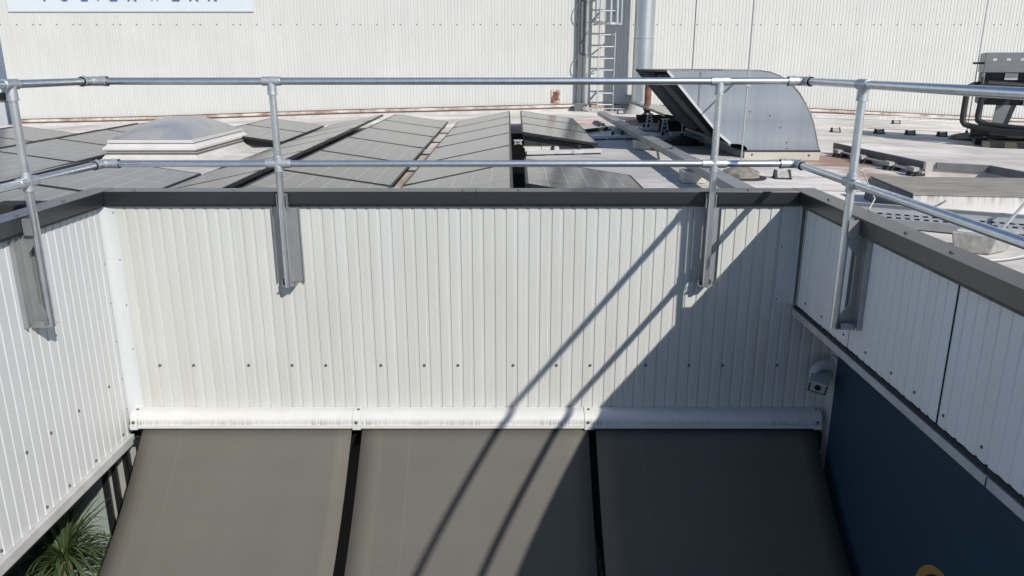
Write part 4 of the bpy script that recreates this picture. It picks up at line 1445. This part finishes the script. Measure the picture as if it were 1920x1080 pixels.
# ================================================================ RAISED ROOF PLATFORM, KERB RODS
pf = thing('raised_roof_platform', (6.5, 9.4, 4.75), 'low raised felt platform with dark shaded kerb on the right roof', 'roof platform')
out = [(4.54, 10.95), (4.70, 8.78), (5.32, 8.60), (5.40, 7.85), (9.0, 7.2), (14.0, 7.0), (14.0, 10.2), (8.5, 10.7)]
top = 0.155
v = [(x, y, roof_z(x) - 0.05) for x, y in out] + [(x, y, roof_z(x) + top) for x, y in out]
k = len(out)
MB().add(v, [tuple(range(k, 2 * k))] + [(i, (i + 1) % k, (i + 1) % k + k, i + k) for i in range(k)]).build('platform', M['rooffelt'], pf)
kb = MB()
for (a, b) in ((0, 1), (2, 3)):
    (xa, ya), (xb, yb) = out[a], out[b]
    d = Vector((xb - xa, yb - ya, 0)).normalized()
    n_ = Vector((d.y, -d.x, 0)) * -1 if d.y > 0 else Vector((d.y, -d.x, 0))
    kb.beam((xa + n_.x * 0.01, ya + n_.y * 0.01, roof_z(xa) + 0.115), (xb + n_.x * 0.01, yb + n_.y * 0.01, roof_z(xb) + 0.115), 0.03, 0.085)
kb.beam((4.80, 8.74, roof_z(4.8) + 0.12), (5.30, 8.592, roof_z(5.3) + 0.12), 0.03, 0.075)
kb.build('kerb_trim', mat('grey_kerb_sheet', (0.14, 0.14, 0.14), 0.6, var=0.15), pf)

def make_foot():
    t = thing('rod_foot', (0, 0, 0), 'rod foot', 'rod foot', 'rubber feet along the platform kerb')
    MB().prism([(-0.10, 0.0), (0.10, 0.0), (0.055, 0.085), (-0.055, 0.085)], 1, -0.05, 0.05).build('rubber_foot', M['rubber'], t, bevel=0.01)
    MB().box(-0.075, -0.07, 0.05, -0.005, 0.07, 0.10).build('clip', M['concrete'], t, bevel=0.008)
    return t
FT = make_foot()
for i, (x, y, lab) in enumerate(((4.46, 10.55, 'rubber rod foot at the far end of the platform kerb'),
                                 (4.50, 9.92, 'second rubber rod foot from the far end of the kerb'),
                                 (4.54, 9.25, 'third rubber rod foot, below the guardrail post'),
                                 (4.58, 8.75, 'nearest rubber rod foot, at the kerb corner'))):
    o = FT if i == 0 else dup(FT)
    o.location = (x, y, roof_z(x) + 0.003)
    o.rotation_euler.z = 0.1
    o['label'] = lab
o = MB().tube([(4.44, 10.7, 4.865), (4.47, 10.2, 4.86), (4.51, 9.6, 4.855), (4.55, 9.0, 4.85), (4.585, 8.6, 4.845)], 0.014, 8).build('conductor_rod', M['rod'])
tag(o, 'straight aluminium rod lying on rubber feet beside the platform kerb', 'rod')

# ================================================================ WHITE PLINTH AND THE THINGS BY THE RIGHT COPING
pt_ = thing('roof_plinth', (4.0, 6.5, 4.81), 'stained white rendered plinth with a flat felt top on the right roof', 'plinth')
MB().hexa([(3.185, 6.03, 4.78), (6.2, 5.72, 4.70), (6.3, 6.75, 4.70), (3.25, 7.00, 4.78)],
          [(3.165, 6.03, 5.012), (6.2, 5.72, 5.0), (6.3, 6.75, 5.0), (3.27, 7.00, 5.012)]).build('body', M['plinth'], pt_, loc=(3.2, 6.0, 4.81))
MB().hexa([(3.158, 6.022, 5.013), (6.2, 5.71, 5.001), (6.31, 6.76, 5.001), (3.262, 7.01, 5.013)],
          [(3.158, 6.022, 5.026), (6.2, 5.71, 5.014), (6.31, 6.76, 5.014), (3.262, 7.01, 5.026)]).build('felt_top', M['felttop'], pt_)
MB().hexa([(3.150, 6.05, 4.80), (3.18, 6.05, 4.80), (3.25, 6.995, 4.80), (3.215, 6.995, 4.80)],
          [(3.150, 6.05, 5.0115), (3.163, 6.05, 5.0115), (3.255, 6.995, 5.0115), (3.240, 6.995, 5.0115)]).build('dark_side', mat('plinth_dark_side', (0.16, 0.16, 0.155), 0.9, var=0.3, scale=10, bmp=0.3), pt_)  # darker sheet over the left face of the plinth
kn = MB()
if False: kn.tube([(3.14, 6.58, 4.99), (3.12, 6.55, 4.96), (3.15, 6.50, 4.97), (3.13, 6.46, 4.93), (3.14, 6.42, 4.95), (3.12, 6.38, 4.92)], 0.012, 8)

MB().tube([(3.17, 6.01, 4.92), (3.28, 5.99, 4.915), (3.36, 5.98, 4.945), (3.40, 5.985, 4.975)], 0.006, 6).build('cable_end', M['cable'], pt_)

ct = thing('perforated_cable_tray', (3.6, 5.7, 4.84), 'zinc cable tray with rows of slots lying before the white plinth', 'cable tray')
def tp(s, w_, h):      # along, across, height
    a, b = Vector((2.60, 5.904, 0)), Vector((5.145, 4.736, 0))
    d = (b - a).normalized()
    nrm = Vector((-d.y, d.x, 0))
    q = a + d * s + nrm * w_
    return (q.x, q.y, 4.84 + h - 0.010 * s)
trm = MB()
W_ = 0.34
rows = [(0.05, 0.085), (0.145, 0.18)]
S, pitch = 0.0, 0.064
wcuts = [0, 0.05, 0.115, 0.20, 0.265, W_]
while S < 2.8:
    for (sa, sb, slot) in ((S, S + 0.028, False), (S + 0.028, S + pitch, True)):
        for i_, (wa, wb) in enumerate(zip(wcuts, wcuts[1:])):
            if slot and i_ in (1, 3):
                continue
            trm.quad(tp(sa, wa, 0.03), tp(sb, wa, 0.03), tp(sb, wb, 0.03), tp(sa, wb, 0.03))
    S += pitch
trm.build('perforated_floor', M['tray'], ct)
MB().quad(tp(0, 0.0, 0.012), tp(2.8, 0.0, 0.012), tp(2.8, W_, 0.012), tp(0, W_, 0.012)).build('slot_dark_sheet', M['gap'], ct)  # black sheet below the floor, so the slots look dark
side = MB()
side.hexa([tp(0, W_, 0.0), tp(2.8, W_, 0.0), tp(2.8, W_ + 0.004, 0.0), tp(0, W_ + 0.004, 0.0)],
          [tp(0, W_, 0.085), tp(2.8, W_, 0.085), tp(2.8, W_ + 0.004, 0.085), tp(0, W_ + 0.004, 0.085)])
side.hexa([tp(0, W_ - 0.02, 0.0855), tp(2.8, W_ - 0.02, 0.0855), tp(2.8, W_ + 0.004, 0.0855), tp(0, W_ + 0.004, 0.0855)],
          [tp(0, W_ - 0.02, 0.089), tp(2.8, W_ - 0.02, 0.089), tp(2.8, W_ + 0.004, 0.089), tp(0, W_ + 0.004, 0.089)])
side.hexa([tp(0, -0.004, 0.0), tp(2.8, -0.004, 0.0), tp(2.8, -0.0005, 0.0), tp(0, -0.0005, 0.0)],
          [tp(0, -0.004, 0.034), tp(2.8, -0.004, 0.034), tp(2.8, -0.0005, 0.034), tp(0, -0.0005, 0.034)])
side.build('tray_side', M['tray'], ct)

bar = MB().beam((2.70, 5.70, 4.865), (3.40, 5.36, 4.858), 0.07, 0.05).build('flat_bar', M['duct'])
tag(bar, 'grey flat bar lying between the slotted tray and the coping', 'bar')
cb = thing('concrete_block', (3.05, 4.9, 4.83), 'rough grey concrete block on the roof close to the right coping', 'block')
z = 4.832
MB().hexa([(2.86, 4.86, z), (3.05, 4.78, z), (3.24, 4.90, z), (3.02, 5.02, z)],
          [(2.83, 4.86, z + 0.135), (3.06, 4.74, z + 0.125), (3.30, 4.90, z + 0.125), (3.02, 5.06, z + 0.135)]).build('block', M['concrete'], cb, bevel=0.008)
MB().hexa([(2.87, 4.868, z + 0.136), (3.05, 4.775, z + 0.127), (3.08, 4.81, z + 0.127), (2.90, 4.905, z + 0.136)],
          [(2.87, 4.868, z + 0.142), (3.05, 4.775, z + 0.133), (3.08, 4.81, z + 0.133), (2.90, 4.905, z + 0.142)]).build('pale_strip', M['label'], cb)
wr_ = MB()
wr_.tube([(2.215, 4.72, 5.137), (2.28, 4.80, 5.19), (2.30, 4.95, 5.25), (2.32, 5.08, 5.31), (2.30, 5.10, 5.325), (2.335, 5.14, 5.33), (2.31, 5.17, 5.345)], 0.0045, 8)
o = wr_.build('coping_wire', M['wire'])
tag(o, 'bent pale wire rising from the right coping past the post', 'wire')
o = MB().tube([(3.28, 5.08, 4.905), (3.31, 5.116, 4.92), (3.76, 5.60, 5.01), (3.86, 5.71, 5.03)], 0.012, 8).build('leaning_rod', M['rod'])
tag(o, 'slanting pale rod on the slotted tray behind the concrete block', 'rod')
o = MB().tube([(2.62, 4.50, 4.86), (2.85, 4.55, 4.852), (3.05, 4.60, 4.850), (3.4, 4.72, 4.88), (3.8, 4.8, 4.90)], 0.006, 8).build('roof_wire', M['wire'])
tag(o, 'pale wire lying on the roof in front of the concrete block', 'wire')

# ================================================================ CHILLER
ch = thing('roof_chiller', (7.66, 13.0, 4.7), 'grey roof chiller on a splayed leg with black insulated pipes', 'chiller')
cy0, cy1 = 13.0, 14.3
MB().box(7.66, cy0, 5.872, 10.6, cy1, 6.185).build('fan_casing', M['chill'], ch, bevel=0.012)
MB().box(7.68, cy0 + 0.10, 5.36, 10.5, cy1 - 0.05, 5.868).build('coil_bay', M['chilldark'], ch)
MB().box(7.665, cy0 + 0.005, 5.45, 7.70, cy0 + 0.09, 5.870).build('corner_post', M['chill'], ch)
MB().box(8.29, cy0 + 0.005, 5.36, 8.36, cy0 + 0.095, 5.870).build('corner_post', M['chill'], ch)
MB().box(8.36, cy0 + 0.02, 5.36, 10.5, cy0 + 0.096, 5.868).build('side_panel', M['chill'], ch)
for x in (7.80, 7.99, 8.18):
    MB().box(x - 0.028, cy0 - 0.003, 6.055, x + 0.028, cy0 - 0.0005, 6.095).build('label_plate', M['label'], ch)
MB().box(7.98, cy0 + 0.06, 5.76, 8.16, cy0 + 0.098, 5.865).build('junction_box', M['label'], ch)
MB().tube([(7.75, cy0 - 0.02, 5.70), (8.30, cy0 + 0.02, 5.66)], 0.055, 14).build('header_pipe', M['pipe'], ch, smooth=True)
MB().tube([(7.66, cy0 - 0.02, 5.55), (8.10, cy0 - 0.02, 5.55)], 0.045, 14).build('header_pipe', M['chill'], ch, smooth=True)
for (x, z) in ((7.66, 5.69), (8.13, 5.56)):
    fo = MB().tube([(x - 0.012, cy0 - 0.04, z), (x + 0.016, cy0 - 0.04, z)], 0.115, 20).build('flange', M['pipe'], ch, smooth=True)
    for k in range(6):
        a = k / 6 * 2 * PI
        MB().tube([(x - 0.02, cy0 - 0.04 + 0.085 * math.cos(a), z + 0.085 * math.sin(a)), (x - 0.010, cy0 - 0.04 + 0.085 * math.cos(a), z + 0.085 * math.sin(a))], 0.012, 6).build('bolt', M['rod'], fo)
def bend(pts, r, nm):
    MB().tube(pts, r, 14).build(nm, M['pipe'], ch, smooth=True)
bend([(7.67, cy0 - 0.04, 5.69), (7.56, cy0 - 0.04, 5.68), (7.50, cy0 - 0.04, 5.65), (7.475, cy0 - 0.04, 5.58), (7.475, cy0 - 0.04, 5.2), (7.48, cy0 - 0.04, 5.10), (7.52, cy0 - 0.05, 5.045), (7.6, cy0 - 0.06, 5.02), (8.0, cy0 - 0.3, 4.97), (9.2, cy0 - 0.9, 4.94)], 0.047, 'supply_pipe')
bend([(8.10, cy0 - 0.04, 5.55), (7.80, cy0 - 0.05, 5.52), (7.70, cy0 - 0.05, 5.45), (7.69, cy0 - 0.05, 5.2), (7.70, cy0 - 0.06, 5.12), (7.78, cy0 - 0.10, 5.06), (8.2, cy0 - 0.25, 5.02), (9.2, cy0 - 0.65, 5.00)], 0.050, 'return_pipe')
lg = MB()
lg.hexa([(7.885, cy0 + 0.05, 4.72), (7.99, cy0 + 0.05, 4.72), (7.99, cy0 + 0.15, 4.72), (7.885, cy0 + 0.15, 4.72)],
        [(7.93, cy0 + 0.05, 5.36), (8.13, cy0 + 0.05, 5.36), (8.13, cy0 + 0.15, 5.36), (7.93, cy0 + 0.15, 5.36)])
lg.build('splayed_leg', M['chill'], ch)
MB().hexa([(7.991, cy0 + 0.06, 4.72), (8.06, cy0 + 0.06, 4.72), (8.06, cy0 + 0.6, 4.72), (7.991, cy0 + 0.6, 4.72)],
          [(8.131, cy0 + 0.06, 5.36), (8.21, cy0 + 0.06, 5.36), (8.21, cy0 + 0.6, 5.36), (8.131, cy0 + 0.6, 5.36)]).build('leg_web', M['chilldark'], ch)
MB().box(9.9, cy0 + 0.05, 4.62, 10.05, cy0 + 0.9, 5.36).build('splayed_leg', M['chill'], ch)
MB().box(7.62, cy0 - 0.06, 4.86, 10.6, cy0 + 0.12, 4.97).build('base_beam', M['chilldark'], ch)
MB().box(7.72, cy0 + 0.2, 4.70, 10.6, cy1 - 0.1, 4.86).build('base_frame', M['chilldark'], ch)
MB().box(7.80, cy0 - 0.3, 4.66, 10.6, cy0 - 0.02, 4.80).build('base_skirt', mat('olive_base_sheet', (0.10, 0.095, 0.07), 0.7), ch)
MB().tube([(7.42, cy0 - 0.1, 4.83), (7.9, cy0 - 0.12, 4.86), (9, cy0 - 0.15, 4.87)], 0.028, 10).build('drain_pipe', M['pipe'], ch, smooth=True)
MB().beam((7.50, cy0 + 0.06, 6.02), (7.66, cy0 + 0.06, 6.02), 0.03, 0.035).build('stay_arm', M['pipe'], ch)

ch.rotation_euler.z = math.radians(-27)

# ================================================================ SECURITY CAMERA
sc_ = thing('security_camera', (2.42, 5.36, 3.80), 'white security camera on a curved arm in the shaded corner', 'security camera')
MB().box(2.405, 5.345, 3.745, 2.4295, 5.44, 3.90).build('wall_plate', M['camw'], sc_, bevel=0.012)
MB().tube([(2.41, 5.39, 3.835), (2.36, 5.38, 3.845), (2.29, 5.36, 3.83), (2.255, 5.345, 3.80), (2.25, 5.34, 3.755)], [0.048, 0.043, 0.037, 0.033, 0.031], 14).build('arm', M['camw'], sc_, smooth=True)
body = MB().box(-0.055, -0.085, -0.042, 0.055, 0.14, 0.042).build('housing', M['camw'], bevel=0.014)
visor = MB().box(-0.064, -0.125, 0.0425, 0.064, 0.11, 0.050).build('visor', M['camw'], body, bevel=0.003)
face = MB().box(-0.048, -0.088, -0.035, 0.048, -0.0855, 0.035).build('face_plate', mat('camera_face', (0.35, 0.35, 0.35), 0.3), body)
rim = MB().box(-0.058, -0.0875, -0.043, 0.058, -0.0852, -0.036).box(-0.058, -0.0875, -0.036, -0.049, -0.0852, 0.042).box(0.049, -0.0875, -0.036, 0.058, -0.0852, 0.042).build('face_rim', M['lens'], body)
ln = MB().tube([(0, -0.085, 0), (0, -0.094, 0)], 0.020, 18).build('lens', M['lens'], body, smooth=True)
body.parent = sc_
for p_ in (body,):
    p_.scale = (1.10, 1.0, 1.08)
    p_.location = Vector((2.280, 5.29, 3.735)) - wloc(sc_)
    p_.rotation_euler = (math.radians(6), math.radians(8), math.radians(-26))
MB().tube([(2.36, 5.38, 3.80), (2.33, 5.38, 3.74), (2.345, 5.39, 3.67), (2.40, 5.40, 3.64)], 0.004, 6).build('cable', M['rubber'], sc_)
